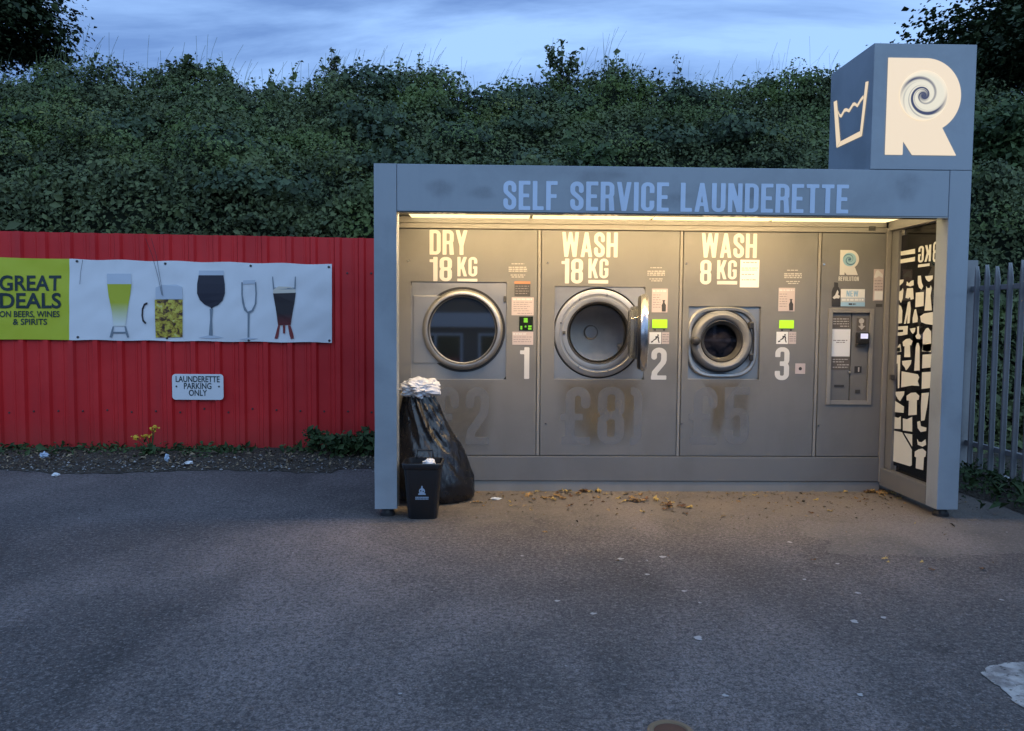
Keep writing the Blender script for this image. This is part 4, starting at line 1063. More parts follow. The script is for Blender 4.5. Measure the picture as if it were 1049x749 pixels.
def washer_labels(root, dx, dy, x_pink):
    lines(root, FAINT, [(666+dx, 678+dx, 273.5+dy, .9), (663+dx, 681+dx, 277+dy, 1.2), (663+dx, 681+dx, 279+dy, 1.2), (663+dx, 681+dx, 281+dy, 1.0), (665+dx, 679+dx, 285+dy, .9), (667+dx, 678+dx, 287+dy, .9)])
washer_labels(wa, 0, 0, 0)
def bottle_icon(root, cx, y0, y1, mt=INK, Y=.8532):
    """small printed bottle silhouette"""
    h_ = (y1-y0); pts = [(-.22, 1), (.22, 1), (.24, .45), (.14, .30), (.10, .24), (.10, .06), (.16, .06), (.16, 0), (-.16, 0), (-.16, .06), (-.10, .06), (-.10, .24), (-.14, .30), (-.24, .45)]
    q = [P(cx+a*h_*.8, y0+b_*h_) for a, b_ in pts]; MB().poly3([(a, Y, c) for a, c in q]).build('bottle_print', mt, root, fix=False)
def pictogram(root, x0, y0):
    b = MB()
    for poly in ([(8.2, 2.2), (9.6, 2.2), (9.6, 3.8), (8.2, 3.8)], [(6.2, 4.2), (9.3, 3.9), (10.2, 7), (9.2, 7.2), (8.2, 5.4), (7.2, 7.2), (4, 9), (3.6, 8.2), (6.3, 6.2)], [(8.4, 7), (9.6, 7), (10.6, 10.8), (9.6, 11)], [(1.6, 9.6), (3.6, 8.6), (4.2, 10), (1.8, 10.8)]):
        b.poly3([(a, .8532, c) for a, c in (P(x0+x, y0+y) for x, y in poly)])
    b.build('pictogram', INK, root, fix=False)
def washer_controls(root, pk, lcd, wl, pl_):
    lab(root, 'notice', PINK, *pk); x0, y0, x1, y1 = pk
    lines(root, VINYL, [(x0+1, x1-1, y0+1.6, 1.5)]); lines(root, LABELINK, [(x0+1.2, x0+9, y0+t, .7) for t in (6, 8.5, 11, 13.5, 16, 18.5)])
    bottle_icon(root, x1-4.2, y1-12.5, y1-.8)
    d_ = lab(root, 'display', LCD, *lcd, .006)
    for t in (.18, .78):
        bx_ = lcd[0]+t*(lcd[2]-lcd[0]); lab(root, 'button', RUBBER, bx_-.9, lcd[3]+1.0, bx_+.9, lcd[3]+2.6, .008)
    lab(root, 'notice', WHITE, *wl); pictogram(root, wl[0], wl[1]); lab(root, 'notice', PINK, *pl_)
    lines(root, LABELINK, [(pl_[0]+.8, pl_[2]-.6, pl_[1]+t, .7) for t in (2, 4.4, 6.8, 9)])
washer_controls(wa, (667.5, 295.5, 684, 319.6), (668, 327, 683.4, 335.7), (665, 340, 677.3, 352), (677.8, 340, 685.5, 352))
lock(wa, 561, 269, .009); lock(wa, 559, 433.4, .009)
stain(wa, [(574, 389.5), (655, 389.5), (662, 405), (652, 440), (640, 452), (600, 455), (580, 430), (574, 405)])
ghost(wa, '£8', 575, 396, 640, 455); ghost(wa, ')', 645, 396, 658, 456, .0006)
# --- washer 3
wb = thing('washing_machine', 'smaller washing machine numbered 3 with its round door shut', 'washing machine', (2.92, .87, 0), GW)
h3 = hole_px(704.5, 314, 779.5, 388)
front_panel(wb, 2.376, 3.474, h3)
c3 = P(738.5, 349)
face_plate(wb, h3, c3, .262, .880)
# squarish dark surround of the door
def squircle(cx, cz, r_, y, n=96, p=3.2): return [(cx+r_*math.copysign(abs(math.cos(a))**(2/p), math.cos(a)), y, cz+r_*math.copysign(abs(math.sin(a))**(2/p), math.sin(a))) for a in np.linspace(0, 2*math.pi, n, endpoint=False)]
cs = (c3[0]+.012, c3[1]-.01)
MB().loft([squircle(*cs, .290, .879), squircle(*cs, .290, .860), squircle(*cs, .280, .850), squircle(*cs, .262, .852), squircle(*cs, .256, .879)], False, False).build('surround', RINGM, wb, smooth=True)
MB().lathe(c3[0], c3[1], [(.245, .862), (.263, .862)], 96).build('ring_gap', RUBBER, wb)  # black annulus painting in the shade between door and surround
dd = MB().lathe(c3[0], c3[1], [(.250, .872), (.246, .838), (.232, .815), (.212, .806), (.192, .812), (.176, .830), (.172, .850)], 96).build('door', GREYPL, wb, smooth=True)
MB().lathe(c3[0], c3[1], [(.176, .836), (.165, .832), (.150, .848), (.132, .88)], 96).build('door_gasket', RUBBER, dd, smooth=True)
MB().lathe(c3[0], c3[1], [(.140, .872), (.0, .872)], 64).build('door_glass', GLASS, dd)
MB().lathe(c3[0]-.222, c3[1], [(0, .776), (.022, .777), (.034, .786), (.036, .812), (.036, .83)], 32).build('handle', RUBBER, dd, smooth=True)
part('hinge', RUBBER, [(c3[0]+.226, .82, c3[1]-.16, c3[0]+.262, .845, c3[1]-.10), (c3[0]+.212, .80, c3[1]+.10, c3[0]+.252, .845, c3[1]+.16)], .01, dd)
txt(wb, 'WASH', 718.5, 239, 775.7, 263.5); txt(wb, '8', 717, 266, 729, 291); txt(wb, 'KG', 734.4, 266.3, 755, 285.7); lab(wb, 'underline', VINYL, 734.4, 287.6, 755, 291)
txt(wb, '3', 793.5, 355.4, 809, 389)
washer_labels(wb, 140, 2.6, 0)
washer_controls(wb, (797, 294.6, 814.3, 318.5), (798, 327.8, 813, 336), (795, 339.6, 807.2, 352), (807.6, 339.6, 815.5, 352))
lab(wb, 'paper_notice', PAPER, 757.7, 266, 777.8, 294); lines(wb, LABELINK, [(761, 775, 268.3, .8), (759.5, 776, 274, .7), (759.5, 775, 276, .7), (759.5, 773, 280.5, .7), (759.5, 774, 286, .7)])
cp = lab(wb, 'coin_plate', PINK, 814.3, 372, 824.8, 382.6); ccp = P(819.6, 377.3); MB().lathe(ccp[0], ccp[1], [(0, .850), (.012, .8505), (.014, .8542)], 16).build('coin_button', INK, cp)
lock(wb, 703, 269.6, .009); lock(wb, 698, 433.4, .009)
stain(wb, [(719, 389.5), (760, 389.5), (748, 402), (745, 425), (736, 448), (728, 440), (730, 410)])
stain(wb, [(755, 395), (768, 398), (766, 440), (752, 445), (745, 425)], GHOSTE, .8572)
ghost(wb, '£5', 706, 396, 768, 455)
# --- payment panel
pm = thing('payment_terminal', 'payment terminal panel with card reader beside washing machine 3', 'payment terminal', (3.77, .87, 0))
h4 = hole_px(849, 319.5, 891.5, 410.5)
front_panel(pm, 3.510, 4.033, h4)
fr_ = MB(); X0, Z0, X1, Z1 = h4; e = .028
fr_.box(X0-e, .846, Z0-e, X0+.006, .857, Z1+e).box(X1-.006, .846, Z0-e, X1+e, .857, Z1+e).box(X0+.007, .846, Z1-.006, X1-.007, .857, Z1+e).box(X0+.007, .846, Z0-e, X1-.007, .857, Z0+.006)
fr_.build('frame', TRIM, pm, bevel=.003)
part('keypad_plate', PANEL, [(X0+.002, .872, Z0+.002, P(872.3, 340)[0], .884, Z1-.002), (P(873.2, 340)[0], .872, Z0+.002, X1-.002, .884, Z1-.002)], .002, pm)
def plab(name, mt, x0, y0, x1, y1, th=.003, Y=.8715): return rect_px(x0, y0, x1, y1, Y, th, mt, pm, name)
DKL = worn_metal('brown_label', (.11, .095, .085), .5, .8)
plab('notice', DKL, 852.5, 324, 871.5, 335.5); lines(pm, FAINT, [(854, 870, 326, .8), (854, 870, 328.5, .8), (854, 870, 331, .8), (861, 870, 333.4, .9)], .868)
plab('paper_notice', PAPER, 851.5, 337, 871.8, 364.8); lines(pm, LABELINK, [(854, 869, 348, .9), (857, 866, 350, .9)], .868)
plab('notice', DKL, 852, 365.4, 871.5, 378.5); lines(pm, FAINT, [(853.5, 870, 367.5, .8), (853.5, 866, 370, .8), (858, 870, 373, .9), (853.5, 869, 375.5, .8)], .868)
plab('notice', DKL, 878, 325.5, 888, 338.5); b = MB(); q = P(883, 328.5); b.lathe(q[0], q[1], [(0, .868), (.022, .868)], 20); a_, c_ = P(881, 334.5), P(885.5, 331); b.poly3([(p[0], .868, p[1]) for p in (P(879.5, 333.5), P(882, 333.5), P(882, 331.5), P(884.5, 331.5), P(884.5, 333.5), P(887, 333.5), P(883.2, 337.5))]); b.build('arrow_print', FAINT, pm, fix=False)
rd = part('card_reader', BLACKPL, [(P(876.8, 340)[0], .815, P(880, 352)[1], P(888.8, 340)[0], .8715, P(880, 340)[1])], .012, pm)
rect_px(879, 341.3, 886.6, 346.4, .8148, .002, SCREEN, rd, 'screen')
part('keypad', DKMETAL, [(P(877, 340)[0], .835, P(880, 354.6)[1], P(887, 340)[0], .8715, P(880, 352.2)[1])], .004, rd)
plab('coin_slot', INK, 875.8, 375, 883, 381.6, .006); plab('coin_slot_mark', FAINT, 879.2, 376, 880.6, 380.6, .0075)
plab('note_slot', INK, 855, 394, 865, 396.2, .005); plab('return_slot', DKMETAL, 876.5, 399, 881.5, 402.6, .005)
kc = P(870, 381); MB().lathe(kc[0], kc[1], [(0, .86), (.011, .861), (.013, .8715)], 16).build('knob', BRIGHT, pm, smooth=True)
# small logo with swirl
(rl2, rb2), (rr2, rt2) = P(859.8, 281.3), P(880, 256); hh2 = rt2-rb2; bw2 = .37*hh2; ww = rr2-rl2
Rf2 = U(d_box(rl2, rb2, rl2+.2*hh2, rt2), AND(d_disc(rr2-bw2, rt2-bw2, bw2), d_box(rl2, rb2, 99, 99)), d_box(rl2, rt2-bw2*1.75, rr2-bw2, rt2),
        d_poly((rl2+.29*hh2, rb2), (rl2+ww*.97, rb2), (rl2+ww*.80, rb2+.31*hh2), (rl2+.19*hh2, rb2+.31*hh2), (rl2+.19*hh2, rb2+.14*hh2)))
fieldshape(MB(), Rf2, (rl2-.003, rb2-.003, rr2+.003, rt2+.003), flatY(YL), 60).build('logo', VINYL, pm, fix=False)
s2 = (rr2-bw2*1.05, rt2-bw2*1.02); 
SW2 = swirl('small_swirl', (.30, .55, .72), (.03, .10, .20), (s2[0]-pm.location.x, s2[1]-pm.location.z), bw2*.78)
fieldshape(MB(), d_disc(*s2, bw2*.74), (s2[0]-bw2, s2[1]-bw2, s2[0]+bw2, s2[1]+bw2), flatY(YL-.0025), 40).build('swirl', SW2, pm, fix=False)
word_px('REVOLUTION', 859, 283, 879.8, 287.4, YL, VINYL, pm, 'lettering', .1)
bottle = [(-.5, 1), (.5, 1), (.52, .40), (.36, .24), (.24, .18), (.24, .02), (-.22, .0), (-.22, .18), (-.36, .24), (-.5, .40)]
MB().poly3([(a, .8535, c) for a, c in (P(856.1+u_*9, 288.8+v_*24.8) for u_, v_ in bottle)]).build('bottle_print', INK, pm, fix=False)
MB().poly3([(a, .851, c) for a, c in (P(x_, y_) for x_, y_ in ((852.5, 304.5), (855, 302), (857.5, 296.5), (858.6, 299), (858, 301.5), (860, 303), (859, 305.5), (856, 305.2), (854, 306)))]).build('splash_print', VINYL, pm, fix=False)
lab(pm, 'notice', WHITE, 861, 296, 885.8, 304.5); word_px('NEW', 867, 297.4, 879.3, 303.4, .8535, PALE_BLUE, pm)
lab(pm, 'notice', mat('grey_blue_label', (.45, .50, .55), .5), 861, 304.7, 885.8, 309.2); lines(pm, WHITE, [(862, 885, 305.8, 2.0)], .8535)
lab(pm, 'notice', PALE_BLUE, 861, 309.4, 885.8, 313.4); lines(pm, INK, [(869, 876.5, 310.4, 1.6)], .8535)
lab(pm, 'notice', PINK, 894, 275.5, 905, 307.7); MB().poly3([(a, .8535, c) for a, c in (P(x_, y_) for x_, y_ in ((895, 284), (897, 277.5), (899, 276.2), (902, 279), (904, 281), (904, 284.5), (900, 282.5), (897, 284.5)))]).build('hand_print', VINYL, pm, fix=False)
lines(pm, LABELINK, [(895.5, 903.5, t, .7) for t in (287, 290, 293, 296)], .8535); lab(pm, 'notice', WHITE, 895.2, 298, 904, 306.8, .0042)
lab(pm, 'plate', DKMETAL, 897, 311, 903.6, 314)
lock(pm, 843.6, 270.5); lock(pm, 836.5+1.5, 435.5)

# ================================================================== THINGS ON THE GROUND
def ring_se(cx, cy, z, hx_, hy_, p=4, n=48, ph=0): 
    return [(cx+hx_*math.copysign(abs(math.cos(a))**(2/p), math.cos(a)), cy+hy_*math.copysign(abs(math.sin(a))**(2/p), math.sin(a)), z) for a in np.linspace(ph, ph+2*math.pi, n, endpoint=False)]
bc = Vector((.340, .045, 0))
bin_ = thing('waste_bin', 'small black plastic bin with open top in front of the bin bag', 'bin', bc)
lid_z = .40
body = MB().loft([ring_se(bc.x, bc.y, .0, .098, .095, 6), ring_se(bc.x, bc.y, .006, .104, .10, 6), ring_se(bc.x, bc.y, .355, .132, .125, 6), ring_se(bc.x, bc.y, .362, .140, .133, 6), ring_se(bc.x, bc.y, lid_z-.008, .146, .139, 6), ring_se(bc.x, bc.y, lid_z, .142, .136, 6),
    ring_se(bc.x, bc.y, lid_z, .130, .124, 6), ring_se(bc.x, bc.y, .05, .098, .094, 6)]).build('body', BLACKPL, bin_, smooth=True)
MB().tube([(bc.x-.06, bc.y+.128, lid_z-.01), (bc.x-.055, bc.y+.14, lid_z+.05), (bc.x+.055, bc.y+.14, lid_z+.05), (bc.x+.06, bc.y+.128, lid_z-.01)], .008, 8).build('handle', BLACKPL, bin_, smooth=True)
CREST = mat('crest_print', (.30, .38, .48), .5)
cb = MB(); fy_ = lambda z: bc.y-(.10+(.125-.10)*(z-.006)/.349)-.0015
def bpnt(u_, v_): return (bc.x+u_, fy_(v_)-.001, v_)
fieldshape(cb, SUB(U(d_disc(0, .205, .021), d_poly((-.007, .215), (.007, .215), (.004, .243), (-.004, .243)), d_box(-.026, .178, .026, .188), d_box(-.018, .186, -.006, .2), d_box(.006, .186, .018, .2)), d_disc(-.008, .207, .005), d_disc(.009, .203, .005)), (-.04, .17, .04, .25), bpnt, 40)
for row, wd in ((.160, .046), (.148, .046)):
    x = -wd
    while x < wd-.004:
        l = random.uniform(.006, .011); l = min(l, wd-x); cb.add([bpnt(x, row-.004), bpnt(x+l, row-.004), bpnt(x+l, row+.004), bpnt(x, row+.004)], [(0, 1, 2, 3)]); x += l+.0022
cb.build('crest', CREST, body, fix=False)

def crumple(cx, cy, cz, rx, ry, rz, seed, n=(28, 16), amp=.3):
    vs, fs = [], []; nu, nv = n
    for j in range(nv+1):
        th = math.pi*j/nv
        for i in range(nu):
            a = 2*math.pi*i/nu; d = Vector((math.sin(th)*math.cos(a), math.sin(th)*math.sin(a), math.cos(th)))
            k_ = 1+amp*mnoise.fractal(d*1.8+Vector((seed, 0, 0)), 1.1, 2.1, 3)+amp*.5*(abs(mnoise.noise(Vector((d.x*2.6+d.z, d.y*2.2, d.z*4.5+seed))))-.2)
            vs.append((cx+rx*d.x*k_, cy+ry*d.y*k_, cz+rz*d.z*k_))
    for j in range(nv):
        for i in range(nu): fs.append((j*nu+i, j*nu+(i+1) % nu, (j+1)*nu+(i+1) % nu, (j+1)*nu+i))
    return MB().add(vs, fs)
pp = crumple(bc.x+.035, bc.y+.02, lid_z-.032, .052, .045, .040, 3).build('crumpled_tissue', PAPER, smooth=True); tag(pp, 'crumpled white tissue in the open black bin', 'tissue')
tg = crumple(bc.x+.0, bc.y+.0, lid_z-.095, .095, .088, .05, 12).build('rubbish', RUBBER, smooth=True); tag(tg, 'dark rubbish inside the small black bin', 'rubbish')

wl_ = crumple(c3[0], .975, c3[1]-.02, .15, .085, .13, 33, (60, 36), .25).build('clothes', mat('damp_clothes', (.10, .12, .15), .8), smooth=True); tag(wl_, 'grey clothes inside the shut washing machine numbered 3', 'clothes')
# bin bag: soft sack leaning on the post, creases gather towards the neck
def bag_mat():
    mt = mat('bin_liner', (.008, .008, .010), .26, spec=.5); k = NT(mt); v = k.obj((6, 6, 2.2), (0, .5, 0))
    k.bump(k.math('ADD', k.noise(v, 1.5, 3, .5, 1.6), k.math('MULTIPLY', k.noise(k.obj(), 20, 2), .12)), .40, .03); k.rough(k.math('MULTIPLY_ADD', k.noise(k.obj(), 9, 3), .25, .16)); return mt
BAG = bag_mat()
def bag():
    prof = [(0, .27), (.015, .305), (.06, .325), (.14, .33), (.24, .315), (.34, .29), (.44, .255), (.54, .205), (.64, .165), (.72, .138), (.78, .115), (.83, .10), (.86, .06), (.87, .02)]
    n = 120; rings = []; pz = np.linspace(0, .87, 56)
    hz = [p[0] for p in prof]; hr = [p[1] for p in prof]
    for z in pz:
        r_ = float(np.interp(z, hz, hr)); t = z/.87
        cx = .415-.155*t**.9; cy = .60+.02*t; ring_ = []
        for k in range(n):
            a = 2*math.pi*k/n; ca, sa = math.cos(a), math.sin(a)
            tw = a+1.1*t
            cr = .034*abs(mnoise.noise((math.cos(tw)*2.2, math.sin(tw)*2.2, t*1.1+2)))*(.5+t)+.012*(1-abs(mnoise.noise((math.cos(tw)*5+t*3, math.sin(tw)*5, t*2.6)))*3)*(.3+.7*t)+.045*mnoise.noise((ca*1.1, sa*1.1, z*2.6+8))
            cr += .010*(1-2.5*abs(mnoise.noise((ca*2.2+z*4, sa*2.2-z*3, z*6))))
            rr_ = r_+cr*(1 if z > .02 else .4)
            X = cx+rr_*ca*1.0; Yv = cy+rr_*sa*.80
            X = max(.075, X); Yv = min(.838, Yv)
            X = .075+(X-.075)*.93
            if X < .175 and Yv < .17: Yv = .17
            ring_.append((X, Yv, max(.003, z+.02*mnoise.noise((ca*2, sa*2, 4))*min(1, z*8)*(1 if z < .8 else .5))))
        rings.append(ring_)
    return MB().loft(rings)
bg_ = bag().build('bin_bag', BAG, smooth=True); tag(bg_, 'bulging black bin bag slumped against the left post of the launderette', 'bin bag')
# pale laundry heaped on the bag
CLOTH = mat('white_cloth', (.66, .67, .72), .85, spec=.1); k_ = NT(CLOTH); k_.bump(k_.noise(k_.obj((1, 1, 2)), 9, 3, .5, 1.0), .35, .02)
cl_ = crumple(.262, .60, .868, .150, .15, .078, 21, (96, 60), .34)  .build('laundry_bundle', CLOTH, smooth=True); tag(cl_, 'crumpled white laundry bundle heaped on top of the black bin bag', 'laundry')
for v in cl_.data.vertices:
    if v.co.x < .068: v.co.x = .068
    if v.co.y > .85: v.co.y = .85

# ------------------------------------------------------------------ palisade fence on the right
PX = 5.21
pf = thing('palisade_fence', 'grey steel palisade fence to the right of the launderette', 'fence', (PX, 0, 0))
part('post', GALV, [(PX-.03, 1.62, 0, PX+.07, 1.68, 1.98)], .004, pf)
part('post', GALV, [(PX+.02, -1.15, 0, PX+.09, -1.09, 1.85)], .004, pf)
for z_ in (.30, 1.72): part('rail', GALV, [(PX+.012, -4.0, z_-.022, PX+.05, 1.62, z_+.022)], .003, pf)
yy = 1.52; first = None
while yy > -4.0:
    if first is None:
        b = MB(); z1 = 1.92; wd = .062; rings = []
        sec = [(-.5, .012), (-.28, 0), (-.14, -.012), (.14, -.012), (.28, 0), (.5, .012)]
        for z_, k2 in ((.09, 1), (1.80, 1), (1.86, .62), (z1, .12)):
            rings.append([(PX-.004+d_, yy+s_*wd*k2, z_) for s_, d_ in sec]+[(PX+.001+d_, yy+s_*wd*k2, z_) for s_, d_ in reversed(sec)])
        first = b.loft(rings).build('pale', GALV, pf)
        y_first = yy
    else:
        o = first.copy(); col.objects.link(o); o.parent = pf; o.location = (0, yy-y_first, random.uniform(-.015, .015)); o.rotation_euler = (random.gauss(0, .006), 0, 0)
    yy -= .150
# ------------------------------------------------------------------ weeds, litter, leaves
WEED = leaf_mat('weed_leaf', (.022, .042, .016), (.07, .115, .04), scale=3)
def weed_strip(name, label, pts_n, fx, size):
    C_ = []
    for q in range(pts_n):
        p = fx(); C_.append(p)
    C_ = np.array(C_); V_, F_ = leaves(C_, np.tile(np.array([0., -.3, 1.]), (len(C_), 1)), size, tilt=.7, aspect=.45)
    tag(np_mesh(name, V_, F_, WEED), label, 'weeds', kind='stuff')
def near_fence():
    while True:
        x = random.uniform(-8, -.05); d = mnoise.noise((x*1.7, 0, 0))+.25
        if random.random() < max(.05, d): return (x, fence_y(x)-abs(random.gauss(.02, .24))-.02, .025+abs(random.gauss(0, .032)))
weed_strip('verge_weeds', 'low green weeds growing along the foot of the red fence', 2000, near_fence, .05)
def under_pal(): 
    y = random.uniform(-3, 1.9); return (5.15+random.gauss(0, .28), y, .05+abs(random.gauss(0, .05)))
weed_strip('fence_weeds', 'low weeds and ivy along the foot of the palisade fence', 3000, under_pal, .055)
def weed(px_, py_, hgt, rad, n, label, seed, ls=.05):
    p = onZ(px_, py_, .07); return bush('weed', label, 'plant', (p.x, min(p.y, fence_y(p.x)-.10), .03), hgt, rad, n, ls, WEED, seed, 'weeds by the red fence')
weed(322, 459, .32, .20, 260, 'upright weed at the foot of the red fence, farthest of three from the launderette post', 31)
weed(352, 462, .22, .30, 420, 'leafy green weed at the fence foot, second nearest the launderette', 32, .06)
weed(372, 462, .26, .26, 420, 'leafy green weed at the fence foot, right beside the launderette post', 33, .06)
# ragwort
rp0 = onZ(155, 463, .06); rg = thing('ragwort', 'yellow flowering weed at the foot of the red fence', 'plant', (rp0.x, min(rp0.y, fence_y(rp0.x)-.07), .025))
b0 = Vector(rg.location); st = MB(); fl_ = []
for dx, hgt in ((-.14, .19), (-.05, .20), (-.01, .205), (.03, .255), (.05, .29), (.0, .14)):
    tip = b0+Vector((dx, -.02, hgt)); st.tube([b0, b0.lerp(tip, .5)+Vector((0, 0, .02)), tip], .004, 5); fl_.append(tip)
st.build('stem', WEED, rg)
YEL = mat('ragwort_yellow', (.62, .40, .02), .6)
for tip in fl_[:5]:
    C_ = np.array([tuple(tip+Vector((random.gauss(0, .016), random.gauss(0, .016), random.gauss(0, .008)))) for _ in range(18)])
    V_, F_ = leaves(C_, np.tile(np.array([0., -.3, 1.]), (18, 1)), .022, tilt=.4, aspect=.9); np_mesh('flower_head', V_, F_, YEL, rg)
C_ = np.array([tuple(b0+Vector((random.gauss(0, .06), random.gauss(0, .04), abs(random.gauss(.05, .05))))) for _ in range(90)])
V_, F_ = leaves(C_, np.tile(np.array([0., -.3, 1.]), (90, 1)), .045, tilt=.7); np_mesh('foliage', V_, F_, WEED, rg)
# gravel and grit
GRAV = mat('pale_stones', (.22, .21, .20), .8); k_ = NT(GRAV); g_ = k_.n('ShaderNodeNewGeometry'); k_.base(k_.ramp(g_.outputs['Random Per Island'], [(.0, (.05, .045, .04)), (.6, (.14, .13, .12)), (1.0, (.42, .40, .38))]))
def stones(name, label, gen, n, smin, smax):
    vs, fs = [], []; oc = [(1,0,0),(-1,0,0),(0,1,0),(0,-1,0),(0,0,1),(0,0,-1)]; of = [(0,2,4),(2,1,4),(1,3,4),(3,0,4),(2,0,5),(1,2,5),(3,1,5),(0,3,5)]
    for q in range(n):
        x, y, z = gen(); s = random.uniform(smin, smax)*(random.random()**1.5+.35); b_ = len(vs); a = random.uniform(0, 6.28)
        for p in oc:
            k2 = random.uniform(.65, 1.15); px_, py_ = p[0]*math.cos(a)-p[1]*math.sin(a), p[0]*math.sin(a)+p[1]*math.cos(a); vs.append((x+px_*s*k2, y+py_*s*k2, z+p[2]*s*.6*k2))
        fs += [tuple(b_+i for i in f) for f in of]
    tag(MB().add(vs, fs).build(name, GRAV), label, 'gravel', kind='stuff')
LIT = mat('dry_litter', (.15, .10, .05), .8); k_ = NT(LIT); g_ = k_.n('ShaderNodeNewGeometry'); k_.base(k_.ramp(g_.outputs['Random Per Island'], [(0, (.06, .045, .03)), (1, (.34, .25, .15))]))
def lit_pts(n):
    o = []
    for _ in range(n):
        x = random.uniform(-8, -.02); f = random.random(); o.append((x, 1.70+f*1.05, .012+.030*math.sin(3.14*f)+abs(random.gauss(0, .008))))
    return np.array(o)
C_ = lit_pts(3200); V_, F_ = leaves(C_, np.tile(np.array([0., -.1, 1.]), (len(C_), 1)), .024, tilt=.4, aspect=.5, jit=.5); tag(np_mesh('leaf_litter', V_, F_, LIT), 'brown leaf litter on the verge below the red fence', 'leaf litter', kind='stuff')
def g1():
    x = random.uniform(-8, -.02); f = min(1, abs(random.gauss(0, .42))); y = 1.60+.20*mnoise.noise((x*.9, 3, 0))+f*1.1; return x, y, .008+.028*math.sin(3.14*min(1, f*1.1))
stones('gravel', 'loose grey gravel along the edge of the verge by the red fence', g1, 2400, .006, .018)
stones('grit', 'scattered grit on the asphalt in front of the launderette', lambda: (random.uniform(-2.5, 5), random.gauss(.1, .75) if random.random() < .7 else random.uniform(-3, 1), .003), 900, .002, .007)
# litter
def scrap(name, label, px_, py_, z_, sx, sy_, sz, mt, seed):
    p = onZ(px_, py_, z_); sx, sy_, sz = sx*.66, sy_*.66, sz*.66; z_ = z_*.55 if z_ > .02 else z_; o = crumple(p.x, p.y, z_+sz*.8, sx, sy_, sz, seed, (20, 12), .7).build(name, mt, smooth=False); return tag(o, label, 'litter')
PBLUE = mat('pale_plastic', (.45, .55, .68), .3)
scrap('plastic_scrap', 'pale blue scrap of plastic at the fence foot, left of the yellow flowers', 45, 464, .08, .055, .04, .035, PBLUE, 1)
scrap('plastic_scrap', 'crumpled plastic wrapper at the fence foot, just right of the yellow flowers', 171, 468, .07, .03, .03, .05, PBLUE, 2)
scrap('paper_scrap', 'flat white paper scrap on the verge, below the parking sign', 193, 471, .07, .06, .04, .018, PAPER, 3)
scrap('paper_scrap', 'small white paper scrap on the asphalt edge, lowest of the litter by the fence', 57, 487, .01, .04, .03, .02, PAPER, 4)
scrap('paper_scrap', 'white paper scrap on the ground before the dryer plinth', 508, 511, .004, .055, .03, .010, PAPER, 5)
scrap('paper_scrap', 'white crushed cup at the foot of the palisade fence', 1030, 490, .05, .07, .05, .035, PAPER, 6)
DLEAF = [mat('dry_leaf_tan', (.34, .20, .07), .7), mat('dry_leaf_brown', (.16, .075, .03), .7), mat('dry_leaf_yellow', (.48, .33, .10), .7)]
def leaf_mesh(seed, mt):
    rs = random.Random(seed); vs = [(0, 0, .012)]; n = 14
    for i in range(n):
        a = 2*math.pi*i/n; r_ = .034*(1 if i % 2 else .55)*rs.uniform(.75, 1.2); vs.append((r_*math.cos(a)*1.25, r_*math.sin(a)*.8, .004+rs.uniform(0, .022)))
    me = bpy.data.meshes.new('dead_leaf'); me.from_pydata(vs, [], [(0, 1+i, 1+(i+1) % n) for i in range(n)]); me.materials.append(mt); return me
LM = [leaf_mesh(i, DLEAF[i % 3]) for i in range(6)]
spots = []
for px_, py_, n_, sp in ((567, 509, 13, .10), (597, 501, 8, .07), (649, 513, 11, .07), (690, 519, 10, .09), (893, 501, 17, .10), (908, 505, 9, .08)):
    p = onZ(px_, py_, 0)
    for q in range(n_): spots.append((p.x+random.gauss(0, sp), p.y+random.gauss(0, sp*.8), random.uniform(.6, 1.15)))
for q in range(46): spots.append((random.uniform(.7, 4.3), .80-abs(random.gauss(0, .33)), random.uniform(.3, .8)))
for q in range(14): spots.append((random.uniform(.6, 4.0), random.uniform(-1.2, .2), random.uniform(.25, .6)))
for x, y, s in spots:
    o = bpy.data.objects.new('dead_leaf', random.choice(LM)); col.objects.link(o); o.location = (x, min(y, .82), .002); o.rotation_euler = (random.gauss(0, .15), random.gauss(0, .15), random.uniform(0, 6.28)); o.scale = (s, s, s)
    tag(o, 'curled dry leaf fallen on the asphalt in front of the launderette', 'leaf', 'fallen dry leaves')
nc = 900; C_ = np.stack([rng.uniform(.5, 4.6, nc), .86-np.abs(rng.normal(0, .42, nc)), np.full(nc, .006)], 1); V_, F_ = leaves(C_, np.tile(np.array([0., 0., 1.]), (nc, 1)), .016, tilt=.25, aspect=.6, jit=.5)
tag(np_mesh('leaf_crumbs', V_, F_, LIT), 'crumbled dry leaf bits and dirt along the foot of the launderette', 'leaf litter', kind='stuff')
# trodden gum and pale spots
gs_ = MB()
for px_, py_, r_ in ((715, 653, .022), (571, 615, .012), (608, 628, .013), (809, 555, .016), (858, 577, .011), (701, 605, .012), (717, 617, .008), (824, 593, .010), (879, 607, .013), (905, 632, .013), (535, 569, .009), (636, 572, .016), (679, 570, .018), (743, 712, .011), (881, 711, .012), (1026, 614, .010), (300, 566, .006), (410, 710, .006), (663, 588, .012), (875, 636, .02)):
    p = onZ(px_, py_, .004); a0 = random.uniform(0, 6)
    gs_.add([(p.x+r_*math.cos(a)*(1+.3*math.sin(2*a+a0)+.15*math.sin(5*a)), p.y+r_*math.sin(a)*(1+.25*math.sin(3*a+a0)), .004) for a in np.linspace(0, 6.283, 18, endpoint=False)], [tuple(range(18))])
tag(gs_.build('gum_spots', mat('old_gum', (.40, .39, .38), .8)), 'pale trodden chewing gum spots on the asphalt', 'gum', kind='stuff')
